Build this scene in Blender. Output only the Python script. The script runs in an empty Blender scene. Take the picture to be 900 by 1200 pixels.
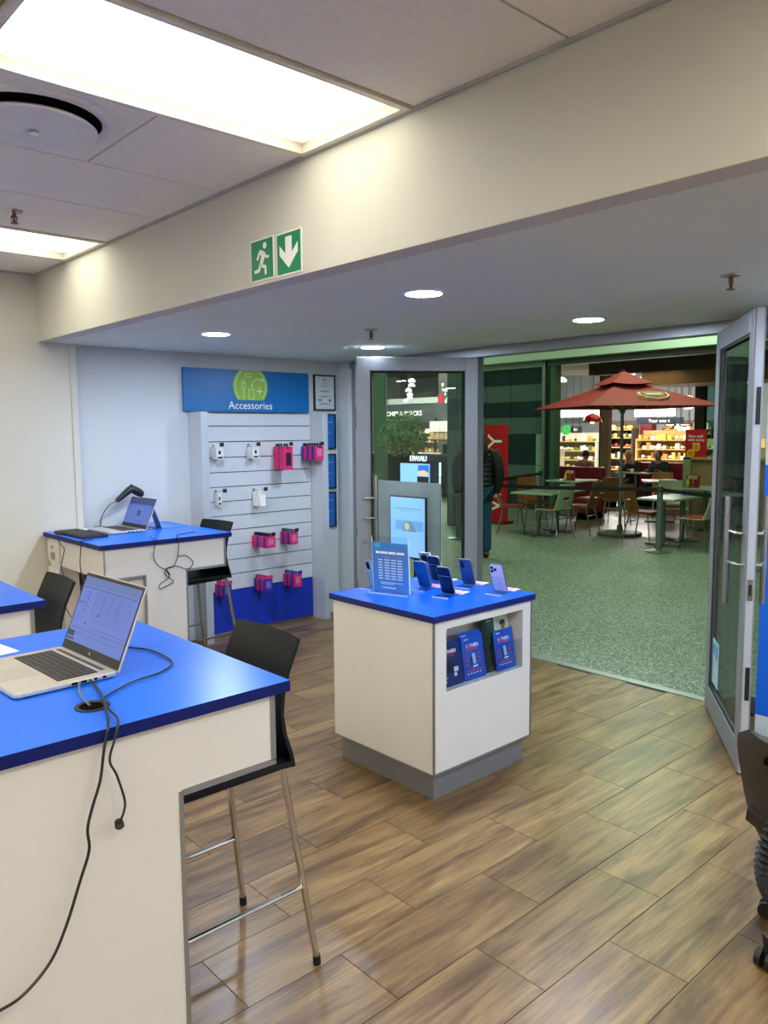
import bpy, bmesh, math, random
from mathutils import Matrix, Vector
random.seed(7)
S = bpy.context.scene
COL = S.collection
PI = math.pi

# ------------------------------------------------------------------ camera, world, exposure
F_PX, PITCH, ROLL, YAW, EYE = 922.5, 0.1021136, -0.0078343, 0.8329359, 1.65
fw = Vector((math.cos(YAW)*math.cos(PITCH), math.sin(YAW)*math.cos(PITCH), -math.sin(PITCH)))
rt = Vector((math.sin(YAW), -math.cos(YAW), 0)); up = rt.cross(fw)
r2 = rt*math.cos(ROLL) + up*math.sin(ROLL); u2 = -rt*math.sin(ROLL) + up*math.cos(ROLL)
cd = bpy.data.cameras.new('camera'); cam = bpy.data.objects.new('camera', cd); COL.objects.link(cam)
cd.sensor_fit = 'VERTICAL'; cd.sensor_height = 36; cd.sensor_width = 27; cd.lens = 36*F_PX/1200
cd.clip_start = 0.02; cd.clip_end = 200
mw = Matrix.Identity(4)
for i in range(3):
    mw[i][0] = r2[i]; mw[i][1] = u2[i]; mw[i][2] = -fw[i]
mw[2][3] = EYE
cam.matrix_world = mw
S.camera = cam
W = bpy.data.worlds.new('world'); S.world = W; W.use_nodes = True
W.node_tree.nodes['Background'].inputs[0].default_value = (0.55, 0.62, 0.66, 1)
W.node_tree.nodes['Background'].inputs[1].default_value = 0.05
S.view_settings.view_transform = 'Standard'; S.view_settings.look = 'None'
S.view_settings.exposure = 0.86; S.view_settings.gamma = 1.0; S.view_settings.use_curve_mapping = False
S.cycles.use_denoising = True
S.cycles.max_bounces = 8; S.cycles.sample_clamp_indirect = 6.0
S.cycles.caustics_reflective = False; S.cycles.caustics_refractive = False

def area(name, loc, sx, sy, power, col, rot=(0, 0, 0)):
    l = bpy.data.lights.new(name, 'AREA'); l.shape = 'RECTANGLE'; l.size = sx; l.size_y = sy
    l.energy = power; l.color = col
    o = bpy.data.objects.new(name, l); o.location = loc; o.rotation_euler = rot; COL.objects.link(o)
    return o
GREENISH = (0.70, 1.0, 0.67)
for nm, x, y in (('mall_lamp', 7.4, 3.5), ('mall_lamp', 7.4, 9.0), ('mall_lamp', 11.0, 6.2), ('mall_lamp', 10.2, 13.5)):
    area(nm, (x, y, 4.35), 2.6, 0.8, 54, GREENISH)
area('restaurant_lamp', (15.6, 9.0, 2.86), 2.0, 2.0, 14, (1, 0.72, 0.45))
for x, y in ((23.5, 14.5), (26.5, 20.5), (21, 22.5), (30, 17.5), (24, 28), (19.5, 11.5), (17.9, 18.5)):  # last lamp is unseen, added to brighten the dark left fascia
    area('supermarket_lamp', (x, y, 4.9), 4.0, 3.0, 520, (1, 0.97, 0.9))

# ------------------------------------------------------------------ materials
MATS = {}
def srgb(h):
    c = [int(h[i:i+2], 16)/255 for i in (0, 2, 4)]
    return tuple(x/12.92 if x <= .04045 else ((x+.055)/1.055)**2.4 for x in c) + (1,)
def mat(name, hexc, rough=.5, metal=0., var=.05, scale=6., bump=0., emit=0., trans=0., alpha=1., coat=0.):
    if name in MATS: return MATS[name]
    m = bpy.data.materials.new(name); m.use_nodes = True; nt = m.node_tree; n = nt.nodes; L = nt.links
    b = n['Principled BSDF']; c = srgb(hexc)
    b.inputs['Roughness'].default_value = rough; b.inputs['Metallic'].default_value = metal
    if coat: b.inputs['Coat Weight'].default_value = coat; b.inputs['Coat Roughness'].default_value = .1
    tc = n.new('ShaderNodeTexCoord'); nz = n.new('ShaderNodeTexNoise')
    nz.inputs['Scale'].default_value = scale; nz.inputs['Detail'].default_value = 4
    L.new(tc.outputs['Object'], nz.inputs['Vector'])
    rp = n.new('ShaderNodeValToRGB')
    rp.color_ramp.elements[0].position = .3; rp.color_ramp.elements[1].position = .7
    rp.color_ramp.elements[0].color = tuple(max(0, x*(1-var)) for x in c[:3]) + (1,)
    rp.color_ramp.elements[1].color = tuple(min(1, x*(1+var)) for x in c[:3]) + (1,)
    L.new(nz.outputs['Fac'], rp.inputs['Fac']); L.new(rp.outputs['Color'], b.inputs['Base Color'])
    if emit:
        L.new(rp.outputs['Color'], b.inputs['Emission Color']); b.inputs['Emission Strength'].default_value = emit
    if trans: b.inputs['Transmission Weight'].default_value = trans
    if alpha < 1: b.inputs['Alpha'].default_value = alpha
    if bump:
        bp = n.new('ShaderNodeBump'); bp.inputs['Strength'].default_value = bump; bp.inputs['Distance'].default_value = .01
        L.new(nz.outputs['Fac'], bp.inputs['Height']); L.new(bp.outputs['Normal'], b.inputs['Normal'])
    MATS[name] = m
    return m
def glass(name, tint, refl=.06, rough=0.0):
    """thin sheet glass: mostly transparent, tinted, with mirror reflections growing at grazing angles"""
    if name in MATS: return MATS[name]
    m = bpy.data.materials.new(name); m.use_nodes = True; nt = m.node_tree; n = nt.nodes; L = nt.links
    n.remove(n['Principled BSDF']); out = n['Material Output']
    tr = n.new('ShaderNodeBsdfTransparent'); tr.inputs[0].default_value = srgb(tint)
    gl = n.new('ShaderNodeBsdfGlossy'); gl.inputs['Roughness'].default_value = rough
    lw = n.new('ShaderNodeLayerWeight'); lw.inputs['Blend'].default_value = .5
    pw = n.new('ShaderNodeMath'); pw.operation = 'POWER'; pw.inputs[1].default_value = 5.
    fr = n.new('ShaderNodeMapRange'); fr.inputs[3].default_value = .025; fr.inputs[4].default_value = .85
    L.new(lw.outputs['Facing'], pw.inputs[0]); L.new(pw.outputs[0], fr.inputs[0])
    mx = n.new('ShaderNodeMixShader')
    L.new(fr.outputs[0], mx.inputs[0]); L.new(tr.outputs[0], mx.inputs[1]); L.new(gl.outputs[0], mx.inputs[2])
    L.new(mx.outputs[0], out.inputs[0]); MATS[name] = m
    return m
def wood_tile():
    m = bpy.data.materials.new('wood_look_tile'); m.use_nodes = True; nt = m.node_tree; n = nt.nodes; L = nt.links
    b = n['Principled BSDF']
    tc = n.new('ShaderNodeTexCoord'); oi = n.new('ShaderNodeObjectInfo')
    mu = n.new('ShaderNodeMath'); mu.operation = 'MULTIPLY'; mu.inputs[1].default_value = 37.
    cx = n.new('ShaderNodeCombineXYZ'); L.new(oi.outputs['Random'], mu.inputs[0]); L.new(mu.outputs[0], cx.inputs[0]); L.new(mu.outputs[0], cx.inputs[1])
    ad = n.new('ShaderNodeVectorMath'); ad.operation = 'ADD'; L.new(tc.outputs['Object'], ad.inputs[0]); L.new(cx.outputs[0], ad.inputs[1])
    mp = n.new('ShaderNodeMapping'); mp.inputs['Scale'].default_value = (1.3, 9., 1.); L.new(ad.outputs[0], mp.inputs['Vector'])
    n1 = n.new('ShaderNodeTexNoise'); n1.inputs['Scale'].default_value = 1.6; n1.inputs['Detail'].default_value = 6; n1.inputs['Roughness'].default_value = .62; n1.inputs['Distortion'].default_value = .5
    L.new(mp.outputs[0], n1.inputs['Vector'])
    mp2 = n.new('ShaderNodeMapping'); mp2.inputs['Scale'].default_value = (3.5, 70., 1.); L.new(ad.outputs[0], mp2.inputs['Vector'])
    n2 = n.new('ShaderNodeTexNoise'); n2.inputs['Scale'].default_value = 1.; n2.inputs['Detail'].default_value = 3; L.new(mp2.outputs[0], n2.inputs['Vector'])
    rp = n.new('ShaderNodeValToRGB'); e = rp.color_ramp.elements
    e[0].position = .28; e[0].color = srgb('49331c'); e[1].position = .74; e[1].color = srgb('a08152')
    k = e.new(.42); k.color = srgb('6a4e30'); k = e.new(.56); k.color = srgb('866840')
    L.new(n1.outputs['Fac'], rp.inputs['Fac'])
    mx = n.new('ShaderNodeMixRGB'); mx.blend_type = 'MULTIPLY'; mx.inputs[0].default_value = .6
    rp2 = n.new('ShaderNodeValToRGB'); rp2.color_ramp.elements[0].position = .35; rp2.color_ramp.elements[0].color = (.55, .55, .55, 1); rp2.color_ramp.elements[1].position = .6; rp2.color_ramp.elements[1].color = (1.05, 1.05, 1.05, 1)
    L.new(n2.outputs['Fac'], rp2.inputs['Fac']); L.new(rp.outputs[0], mx.inputs[1]); L.new(rp2.outputs[0], mx.inputs[2])
    hs = n.new('ShaderNodeHueSaturation'); mr = n.new('ShaderNodeMapRange'); mr.inputs[3].default_value = .82; mr.inputs[4].default_value = 1.18
    L.new(oi.outputs['Random'], mr.inputs[0]); L.new(mr.outputs[0], hs.inputs['Value']); L.new(mx.outputs[0], hs.inputs['Color'])
    L.new(hs.outputs[0], b.inputs['Base Color'])
    b.inputs['Roughness'].default_value = .33
    mr2 = n.new('ShaderNodeMapRange'); mr2.inputs[3].default_value = .24; mr2.inputs[4].default_value = .42; L.new(n1.outputs['Fac'], mr2.inputs[0]); L.new(mr2.outputs[0], b.inputs['Roughness'])
    bp = n.new('ShaderNodeBump'); bp.inputs['Strength'].default_value = .12; bp.inputs['Distance'].default_value = .004
    L.new(n1.outputs['Fac'], bp.inputs['Height']); L.new(bp.outputs[0], b.inputs['Normal'])
    return m
def terrazzo():
    m = bpy.data.materials.new('terrazzo'); m.use_nodes = True; nt = m.node_tree; n = nt.nodes; L = nt.links
    b = n['Principled BSDF']; tc = n.new('ShaderNodeTexCoord')
    v = n.new('ShaderNodeTexVoronoi'); v.inputs['Scale'].default_value = 105.; L.new(tc.outputs['Object'], v.inputs['Vector'])
    sp = n.new('ShaderNodeSeparateColor'); L.new(v.outputs['Color'], sp.inputs[0])
    rp = n.new('ShaderNodeValToRGB'); rp.color_ramp.interpolation = 'CONSTANT'; e = rp.color_ramp.elements
    e[0].position = 0; e[0].color = srgb('3a4535'); e[1].position = .25; e[1].color = srgb('606c5a')
    for p, c in ((.5, '737f6b'), (.7, '858f7c'), (.88, 'a9b09f')):
        k = e.new(p); k.color = srgb(c)
    L.new(sp.outputs[0], rp.inputs[0]); L.new(rp.outputs[0], b.inputs['Base Color'])
    b.inputs['Roughness'].default_value = .55
    return m
def leaf_mat():
    return mat('leaf_green', '6a9c52', .5, 0, .35, 9.)

WALL = mat('wall_paint', 'd0cdc3', .85, var=.02, scale=2., bump=.03)
WALLC = mat('wall_paint_cool', 'c9ccce', .8, var=.02, scale=2.)
SOFF = mat('soffit_paint', 'e0e8dc', .75, var=.03, scale=1.5, bump=.04)
CEIL = mat('ceiling_tile_board', 'f1eee4', .9, var=.03, scale=40., bump=.05)
GRID = mat('ceiling_grid', 'b0aeab', .5)
DARK = mat('shadow_gap_black', '070707', .95); DARK.node_tree.nodes['Principled BSDF'].inputs['Specular IOR Level'].default_value = .05
LAMW = mat('white_laminate', 'd8d2ce', .38, var=.01)
LAMK = mat('kiosk_white_laminate', 'dfdcd9', .35, var=.01)
BLUE = mat('blue_laminate', '0a68ea', .3, var=.02, scale=3., bump=.0)
BLUED = mat('blue_edge', '03135e', .5, var=.02)
for m_ in (BLUE, BLUED): m_.node_tree.nodes['Principled BSDF'].inputs['Specular IOR Level'].default_value = .3
ALU = mat('aluminium_trim', '9da0a2', .38, .75, .03, 30.)
ALUD = mat('door_aluminium', '8f9297', .42, .45, .03, 25.)
ALUL = mat('door_edge_aluminium', 'b9bdc6', .4, .3, .03, 25.)
STEEL = mat('brushed_steel', 'b5b2ac', .25, .95, .04, 50.)
CHROME = mat('chrome', 'cfccc6', .12, 1., .02, 10.)
BLACKP = mat('black_plastic', '111112', .45, var=.1, scale=60., bump=.03)
STOOLB = mat('stool_black_plastic', '0d0e0f', .52, var=.06, scale=90., bump=.03); STOOLB.node_tree.nodes['Principled BSDF'].inputs['Specular IOR Level'].default_value = .3
RUB = mat('black_rubber', '0b0b0b', .6)
CABLE = mat('black_cable', '17181a', .4)
GREYCABLE = mat('grey_cable', '6f7072', .45)
WHITE = mat('white_print', 'f2f2f0', .5)
SLAT = mat('slat_white', 'c6c9cf', .42, var=.01)
SLATBLUE = mat('slat_blue_panel', '0a2fa8', .5, var=.02)
SIGNB = mat('sign_blue', '0a67a9', .4, var=.03, scale=2.)
LIME = mat('sign_lime_green', '8fb83a', .45)
EXITG = mat('exit_green', '12875a', .4)
PAPER = mat('white_paper', 'eceae6', .7)
PINK = mat('pack_pink', 'd6206a', .45, var=.12, scale=40.)
PACKB = mat('pack_blue', '2a2f95', .45, var=.12, scale=40.)
PACKW = mat('pack_white', 'e4e3e1', .5)
PURP = mat('pack_purple', '5a2a86', .45)
FLYB = mat('flyer_blue', '0c49b4', .35, var=.08, scale=12.)
FLYD = mat('flyer_navy', '0a2466', .35, var=.15, scale=12.)
RED = mat('print_red', 'd02a3c', .5)
ACRY = glass('clear_acrylic', 'f6fafc')
GLASS = glass('door_glass', 'eaf1ec')
WGLASS = glass('window_glass', 'f2f6f3')
SCREEN = mat('screen_reflection', '8cbcff', .3, var=.02, emit=.56)  # glow of screens mirrored in the door glass
SCR_L = mat('laptop_screen', '44599e', .4, var=.04, scale=9., emit=.36)
SCR_D = mat('laptop_screen_lines', '2b386c', .4, emit=.2)
SCR_DD = mat('laptop_screen_dark', '1a2036', .3, emit=.06)
SILV = mat('laptop_silver', 'cfc8bd', .35, .45, .02, 60.)
KEYS = mat('laptop_keys', '3c3a38', .5)
def panel_mat(strength):
    # fluorescent tubes sit in the middle of the tray, so the diffuser gives off less light along its edges
    m = bpy.data.materials.new('light_panel_diffuser'); m.use_nodes = True; nt = m.node_tree; n = nt.nodes; L = nt.links
    b = n['Principled BSDF']; b.inputs['Base Color'].default_value = srgb('e9e2d0')
    tc = n.new('ShaderNodeTexCoord'); sp = n.new('ShaderNodeSeparateXYZ'); L.new(tc.outputs['Object'], sp.inputs[0]); f = []
    for k, a0, a1 in ((0, .572, .44), (1, .274, .18)):
        ab = n.new('ShaderNodeMath'); ab.operation = 'ABSOLUTE'; L.new(sp.outputs[k], ab.inputs[0])
        mr = n.new('ShaderNodeMapRange'); mr.interpolation_type = 'SMOOTHSTEP'; mr.inputs[1].default_value = a0; mr.inputs[2].default_value = a1
        mr.inputs[3].default_value = .26; mr.inputs[4].default_value = 1.; L.new(ab.outputs[0], mr.inputs[0]); f.append(mr)
    mu = n.new('ShaderNodeMath'); mu.operation = 'MULTIPLY'; L.new(f[0].outputs[0], mu.inputs[0]); L.new(f[1].outputs[0], mu.inputs[1])
    m2 = n.new('ShaderNodeMath'); m2.operation = 'MULTIPLY'; m2.inputs[1].default_value = strength; L.new(mu.outputs[0], m2.inputs[0])
    b.inputs['Emission Color'].default_value = srgb('f9f5e0'); L.new(m2.outputs[0], b.inputs['Emission Strength'])
    return m
PANEL = panel_mat(3.7)
PANEL_REAR_FILL = panel_mat(9.5)  # panels out of view, boosted above the visible ones to even the light
DLEM = mat('downlight_lens', 'cfe0f6', .5, var=.01, emit=230.)
REDM = mat('umbrella_red', '8e1c1e', .75, var=.06, scale=12.)
TILEW = wood_tile()
TERR = terrazzo()

# ------------------------------------------------------------------ mesh helpers
ROOTM = {}
def basis(o, a, b):
    """frame: local x -> a, local y -> b, local z -> a x b, origin o"""
    a = Vector(a).normalized(); b = Vector(b).normalized(); c = a.cross(b)
    m = Matrix.Identity(4)
    for i in range(3):
        m[i][0], m[i][1], m[i][2], m[i][3] = a[i], b[i], c[i], o[i]
    return m
def ROT(loc, rz=0): return Matrix.Translation(Vector(loc)) @ Matrix.Rotation(rz, 4, 'Z')
class MB:
    def __init__(s, T=None): s.v = []; s.f = []; s.m = []; s.T = T or Matrix.Identity(4); s.k = 0
    def add(s, vs, fs):
        o = len(s.v); s.v += [s.T @ Vector(p) for p in vs]
        s.f += [tuple(o+i for i in f) for f in fs]; s.m += [s.k]*len(fs)
        return s
    def mi(s, k): s.k = k; return s
    def box(s, x0, x1, y0, y1, z0, z1):
        x0, x1 = sorted((x0, x1)); y0, y1 = sorted((y0, y1)); z0, z1 = sorted((z0, z1))
        return s.add([(x0,y0,z0),(x1,y0,z0),(x1,y1,z0),(x0,y1,z0),(x0,y0,z1),(x1,y0,z1),(x1,y1,z1),(x0,y1,z1)],
                     [(0,3,2,1),(4,5,6,7),(0,1,5,4),(1,2,6,5),(2,3,7,6),(3,0,4,7)])
    def bar(s, p, q, w, h=None):
        """square bar from p to q"""
        p = Vector(p); q = Vector(q); d = (q-p).normalized(); h = h or w
        a = d.cross(Vector((0,0,1)));  a = Vector((1,0,0)) if a.length < 1e-4 else a.normalized(); b = a.cross(d)
        vs = [c + a*i*w/2 + b*j*h/2 for c in (p, q) for i, j in ((-1,-1),(1,-1),(1,1),(-1,1))]
        return s.add(vs, [(0,1,2,3),(7,6,5,4),(0,4,5,1),(1,5,6,2),(2,6,7,3),(3,7,4,0)])
    def tube(s, pts, r, n=8, caps=True):
        pts = [Vector(p) for p in pts]; rs = r if isinstance(r, (list, tuple)) else [r]*len(pts)
        d0 = (pts[1]-pts[0]).normalized(); a = d0.cross(Vector((0,0,1)))
        if a.length < 1e-3: a = d0.cross(Vector((1,0,0)))
        a.normalize(); vs = []; fs = []
        for i, p in enumerate(pts):
            d = (pts[min(i+1, len(pts)-1)] - pts[max(i-1, 0)]).normalized()
            a = (a - d*a.dot(d)); a.normalize(); b = d.cross(a)
            vs += [p + (a*math.cos(2*PI*k/n) + b*math.sin(2*PI*k/n))*rs[i] for k in range(n)]
        for i in range(len(pts)-1):
            for k in range(n):
                fs.append((i*n+k, i*n+(k+1) % n, (i+1)*n+(k+1) % n, (i+1)*n+k))
        if caps: fs += [tuple(range(n))[::-1], tuple((len(pts)-1)*n+k for k in range(n))]
        return s.add(vs, fs)
    def cyl(s, c, r, h, n=16, r2=None):
        r2 = r if r2 is None else r2
        return s.tube([c, (c[0], c[1], c[2]+h)], [r, r2], n)
    def lathe(s, prof, n=20, c=(0,0,0), sx=1, sy=1):
        vs = []; fs = []
        for r, z in prof: vs += [(c[0]+r*sx*math.cos(2*PI*k/n), c[1]+r*sy*math.sin(2*PI*k/n), c[2]+z) for k in range(n)]
        for i in range(len(prof)-1):
            for k in range(n): fs.append((i*n+k, i*n+(k+1) % n, (i+1)*n+(k+1) % n, (i+1)*n+k))
        fs += [tuple(range(n))[::-1], tuple((len(prof)-1)*n+k for k in range(n))]
        return s.add(vs, fs)
    def prism(s, poly, z0, z1):
        n = len(poly)
        return s.add([(x,y,z0) for x,y in poly]+[(x,y,z1) for x,y in poly],
                     [tuple(range(n))[::-1], tuple(range(n,2*n))]+[(i,(i+1)%n,n+(i+1)%n,n+i) for i in range(n)])
    def grid(s, rows, thick, nrm=None):
        """rows of points -> a sheet with thickness"""
        R = len(rows); C = len(rows[0]); P = [[Vector(p) for p in r] for r in rows]; N = []
        for i in range(R):
            for j in range(C):
                du = P[min(i+1,R-1)][j]-P[max(i-1,0)][j]; dv = P[i][min(j+1,C-1)]-P[i][max(j-1,0)]
                N.append(du.cross(dv).normalized()*thick/2)
        flat = [p for r in P for p in r]; m = R*C
        vs = [p+q for p, q in zip(flat, N)]+[p-q for p, q in zip(flat, N)]; fs = []
        for i in range(R-1):
            for j in range(C-1):
                a, b, c, d = i*C+j, i*C+j+1, (i+1)*C+j+1, (i+1)*C+j
                fs += [(a,d,c,b),(m+a,m+b,m+c,m+d)]
        bd = [j for j in range(C)]+[i*C+C-1 for i in range(1,R)]+[(R-1)*C+j for j in range(C-2,-1,-1)]+[i*C for i in range(R-2,0,-1)]
        for i in range(len(bd)):
            a, b = bd[i], bd[(i+1) % len(bd)]; fs.append((a,b,m+b,m+a))
        return s.add(vs, fs)
    def sphere(s, c, r, n=12, sc=(1,1,1)):
        h = n//2
        return s.lathe2([(math.sin(PI*i/h)*r, -math.cos(PI*i/h)*r) for i in range(h+1)], n, c, sc)
    def lathe2(s, prof, n, c, sc):
        vs = []; fs = []
        for r, z in prof:
            r = max(r, 1e-4); vs += [(c[0]+r*sc[0]*math.cos(2*PI*k/n), c[1]+r*sc[1]*math.sin(2*PI*k/n), c[2]+z*sc[2]) for k in range(n)]
        for i in range(len(prof)-1):
            for k in range(n): fs.append((i*n+k, i*n+(k+1) % n, (i+1)*n+(k+1) % n, (i+1)*n+k))
        return s.add(vs, fs)
    def mesh(s, name, mats, M=None, bevel=0, smooth=False):
        me = bpy.data.meshes.new(name); inv = M.inverted() if M else None
        me.from_pydata([tuple((inv @ p) if inv else p) for p in s.v], [], s.f)
        for mt in mats: me.materials.append(mt)
        if len(mats) > 1: me.polygons.foreach_set('material_index', s.m)
        bm = bmesh.new(); bm.from_mesh(me)
        bmesh.ops.recalc_face_normals(bm, faces=bm.faces)
        if bevel:
            es = [e for e in bm.edges if len(e.link_faces) == 2 and e.calc_face_angle(0) > .6]
            bmesh.ops.bevel(bm, geom=es, offset=bevel, segments=2, affect='EDGES', profile=.6, clamp_overlap=True)
        if smooth:
            for f in bm.faces: f.smooth = True
            for e in bm.edges:
                if len(e.link_faces) == 2 and e.calc_face_angle(0) > .7: e.smooth = False
        bm.to_mesh(me); bm.free()
        return me
    def build(s, name, mats, parent=None, bevel=0, smooth=False):
        if not isinstance(mats, (list, tuple)): mats = [mats]
        M = ROOTM.get(parent.name) if parent else None
        o = bpy.data.objects.new(name, s.mesh(name, mats, M, bevel, smooth)); COL.objects.link(o)
        if parent: o.parent = parent; ROOTM[o.name] = ROOTM[parent.name]
        else: ROOTM[o.name] = Matrix.Identity(4)
        return o
def thing(name, label, cat, loc=(0,0,0), rz=0, group=None):
    o = bpy.data.objects.new(name, None); o.empty_display_size = .1; COL.objects.link(o)
    o.location = loc; o.rotation_euler = (0,0,rz); ROOTM[o.name] = ROT(loc, rz)
    tag(o, label, cat, group); return o
def tag(o, label, cat, group=None):
    o['label'] = label; o['category'] = cat
    if group: o['group'] = group
    return o
def struct(o): o['kind'] = 'structure'; return o
def stuff(o): o['kind'] = 'stuff'; return o
def origin_to(o, loc):
    """move the origin of a single-mesh thing to its base"""
    o.data.transform(Matrix.Translation(-Vector(loc))); o.location = loc; ROOTM[o.name] = ROT(loc); return o
def dup(root, loc, rz=0, label=None, group=None):
    r = root.copy(); COL.objects.link(r); r.location = loc; r.rotation_euler = (0,0,rz)
    if label: r['label'] = label
    if group: r['group'] = group
    for ch in root.children:
        c = ch.copy(); COL.objects.link(c); c.parent = r
        for g in ch.children:
            d = g.copy(); COL.objects.link(d); d.parent = c
    return r
def curve_pts(pts, n=6):
    """Catmull-Rom through pts"""
    P = [Vector(p) for p in pts]; P = [2*P[0]-P[1]]+P+[2*P[-1]-P[-2]]; out = []
    for i in range(1, len(P)-2):
        for k in range(n):
            t = k/n; a, b, c, d = P[i-1], P[i], P[i+1], P[i+2]
            out.append(.5*((2*b)+(c-a)*t+(2*a-5*b+4*c-d)*t*t+(3*b-a-3*c+d)*t**3))
    return out+[P[-2]]
DG = bpy.context.evaluated_depsgraph_get
def text(name, string, size, m, T, parent, ext=.0006, align='CENTER', sx=1.):
    cu = bpy.data.curves.new(name, 'FONT'); cu.body = string; cu.size = size; cu.extrude = ext
    cu.align_x = align; cu.align_y = 'CENTER'; cu.resolution_u = 2
    t = bpy.data.objects.new(name, cu); COL.objects.link(t)
    bpy.context.view_layer.update()
    me = bpy.data.meshes.new_from_object(t.evaluated_get(DG())); bpy.data.objects.remove(t); bpy.data.curves.remove(cu)
    M = ROOTM.get(parent.name)
    me.transform(M.inverted() @ T @ Matrix.Diagonal((sx,1,1,1))); me.materials.clear(); me.materials.append(m)
    o = bpy.data.objects.new(name, me); COL.objects.link(o); o.parent = parent; ROOTM[o.name] = M
    return o
def skin(name, verts, edges, radii, m, parent, sub=2):
    """body grown over a skeleton"""
    me = bpy.data.meshes.new(name); M = ROOTM[parent.name]
    me.from_pydata([tuple(M.inverted() @ Vector(p)) for p in verts], edges, []); t = bpy.data.objects.new(name, me); COL.objects.link(t)
    md = t.modifiers.new('s', 'SKIN'); md.use_smooth_shade = True
    for i, sv in enumerate(me.skin_vertices[0].data):
        r = radii[i]; sv.radius = r if isinstance(r, tuple) else (r, r); sv.use_root = (i == 0)
    t.modifiers.new('u', 'SUBSURF').levels = sub
    bpy.context.view_layer.update()
    nm = bpy.data.meshes.new_from_object(t.evaluated_get(DG())); bpy.data.objects.remove(t)
    nm.materials.clear(); nm.materials.append(m)
    for p in nm.polygons: p.use_smooth = True
    o = bpy.data.objects.new(name, nm); COL.objects.link(o); o.parent = parent; ROOTM[o.name] = M
    return o

# ================================================================== SETTING: shop shell
SZ, CZ = 2.27, 2.714          # soffit and ceiling heights
BX = 1.918                    # face of the bulkhead beam
SX = 4.58                     # shop front plane
YW = 5.57                     # far side wall
floor = struct(MB().box(-4, SX, -3.5, 5.75, -.12, -.003).build('floor', mat('tile_grout', '3a2f24', .8)))
PL, PW = .681, .2705
pm = MB().box(.0012, PL-.0012, .0012, PW-.0012, -.004, 0).mesh('plank', [TILEW], bevel=.0012)
for r in range(-9, 17):
    y = 1.563 + r*PW; off = 0 if r % 2 == 0 else PL/2
    for c in range(-4, 6):
        x = 1.465 + off + c*PL
        if y > 5.6 or x > SX-.06 or x < -1.3: continue
        x1 = min(x+PL, SX); y1 = min(y+PW, 5.6)
        o = bpy.data.objects.new('plank', pm); COL.objects.link(o); o.parent = floor
        o.location = (x, y, 0)
        if x1-x < PL-.01: o.scale.x = (x1-x)/PL
        if y1-y < PW-.01: o.scale.y = (y1-y)/PW
sill = struct(MB().box(SX-.02, SX+.05, 1.95, 4.0, -.02, .004).build('trim_threshold', ALU))
struct(MB().box(-4, 2.15, YW, YW+.15, 0, CZ+.2).build('wall_left', WALL))
struct(MB().box(2.12, 2.165, YW-.012, YW+.06, 0, SZ).build('trim_1', WALL, bevel=.004))
struct(MB().box(2.15, 4.75, 5.60, 5.75, 0, CZ+.2).build('wall_back', WALLC))
struct(MB().box(-4.1, -4, -3.5, 5.75, 0, CZ+.2).build('wall_rear', WALL))
struct(MB().box(-4, SX, -3.6, -3.5, 0, CZ+.2).build('wall_right', WALL))
struct(MB().box(4.52, 4.66, 5.43, 5.60, 0, SZ).build('trim_2', WALLC))
struct(MB().box(BX, BX+.1, -3.5, 5.6, SZ, CZ+.2).build('wall_bulkhead', WALL, bevel=.003))
struct(MB().box(BX+.1, SX+.1, -3.5, 5.6, SZ, SZ+.08).build('ceiling_soffit', SOFF))
# suspended ceiling: tiles are parts, joints are real gaps
cl = struct(MB().box(-4, BX, -3.5, 5.6, CZ+.055, CZ+.14).build('ceiling', DARK))
panels = {}
def ctile(x0, x1, y0, y1):
    MB().box(x0+.004, x1-.004, y0+.004, y1-.004, CZ, CZ+.018).build('ceiling_tile', CEIL, cl, bevel=.003)
xs = [.70, 1.312, 1.912]
ys = [-.465, .135, .735, 1.335, 1.94, 2.55, 3.165, 3.76, 4.385, 4.985, 5.565]
LIT = {4, 8, 0}
for j in range(len(ys)-1):
    if j in LIT:                       # fluorescent panel, 1.2 m long
        panels[j] = (xs[0], xs[2], ys[j], ys[j+1])
        for k in range(1): ctile(-.52, xs[0], ys[j], ys[j+1])
    elif j == 5:
        ctile(xs[1], xs[2], ys[j], ys[j+1])
    elif j in (6, 7, 9, 3, 1):
        ctile(xs[0], xs[2], ys[j], ys[j+1]); ctile(-.52, xs[0], ys[j], ys[j+1])
    else:
        ctile(xs[0], xs[1], ys[j], ys[j+1]); ctile(xs[1], xs[2], ys[j], ys[j+1]); ctile(-.52, xs[0], ys[j], ys[j+1])
struct(MB().box(BX-.012, BX, -3.5, 5.57, CZ-.012, CZ+.02).build('trim_3', GRID))
struct(MB().box(-4, BX, YW-.012, YW, CZ-.012, CZ+.02).build('trim_4', GRID))

# ================================================================== shop front and glazed doors
hd = struct(MB().box(SX-.04, SX+.08, -3.5, 5.45, 2.2, 2.252).box(SX-.02, SX+.06, -3.5, 5.45, 2.252, 2.28).build('trim_header', ALUD))
for y in (3.965, 2.03):
    struct(MB().box(SX-.035, SX+.06, y, y+.05, 0, 2.2).build('trim_5', ALUD, bevel=.003))
w1 = struct(MB().box(SX-.02, SX+.05, 4.015, 4.06, .0, 2.2).box(SX-.02, SX+.05, 5.38, 5.43, 0, 2.2)
            .box(SX-.02, SX+.05, 4.06, 5.38, 0, .1).box(SX-.02, SX+.05, 4.06, 5.38, 2.15, 2.2).build('window_1', ALUD))
MB().box(SX+.01, SX+.018, 4.06, 5.38, .1, 2.15).build('pane', WGLASS, w1)
w2 = struct(MB().box(SX-.02, SX+.05, .2, .25, 0, 2.2).box(SX-.02, SX+.05, 1.98, 2.03, 0, 2.2)
            .box(SX-.02, SX+.05, .25, 1.98, 0, .1).box(SX-.02, SX+.05, .25, 1.98, 2.15, 2.2).build('window_2', ALUD))
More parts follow.
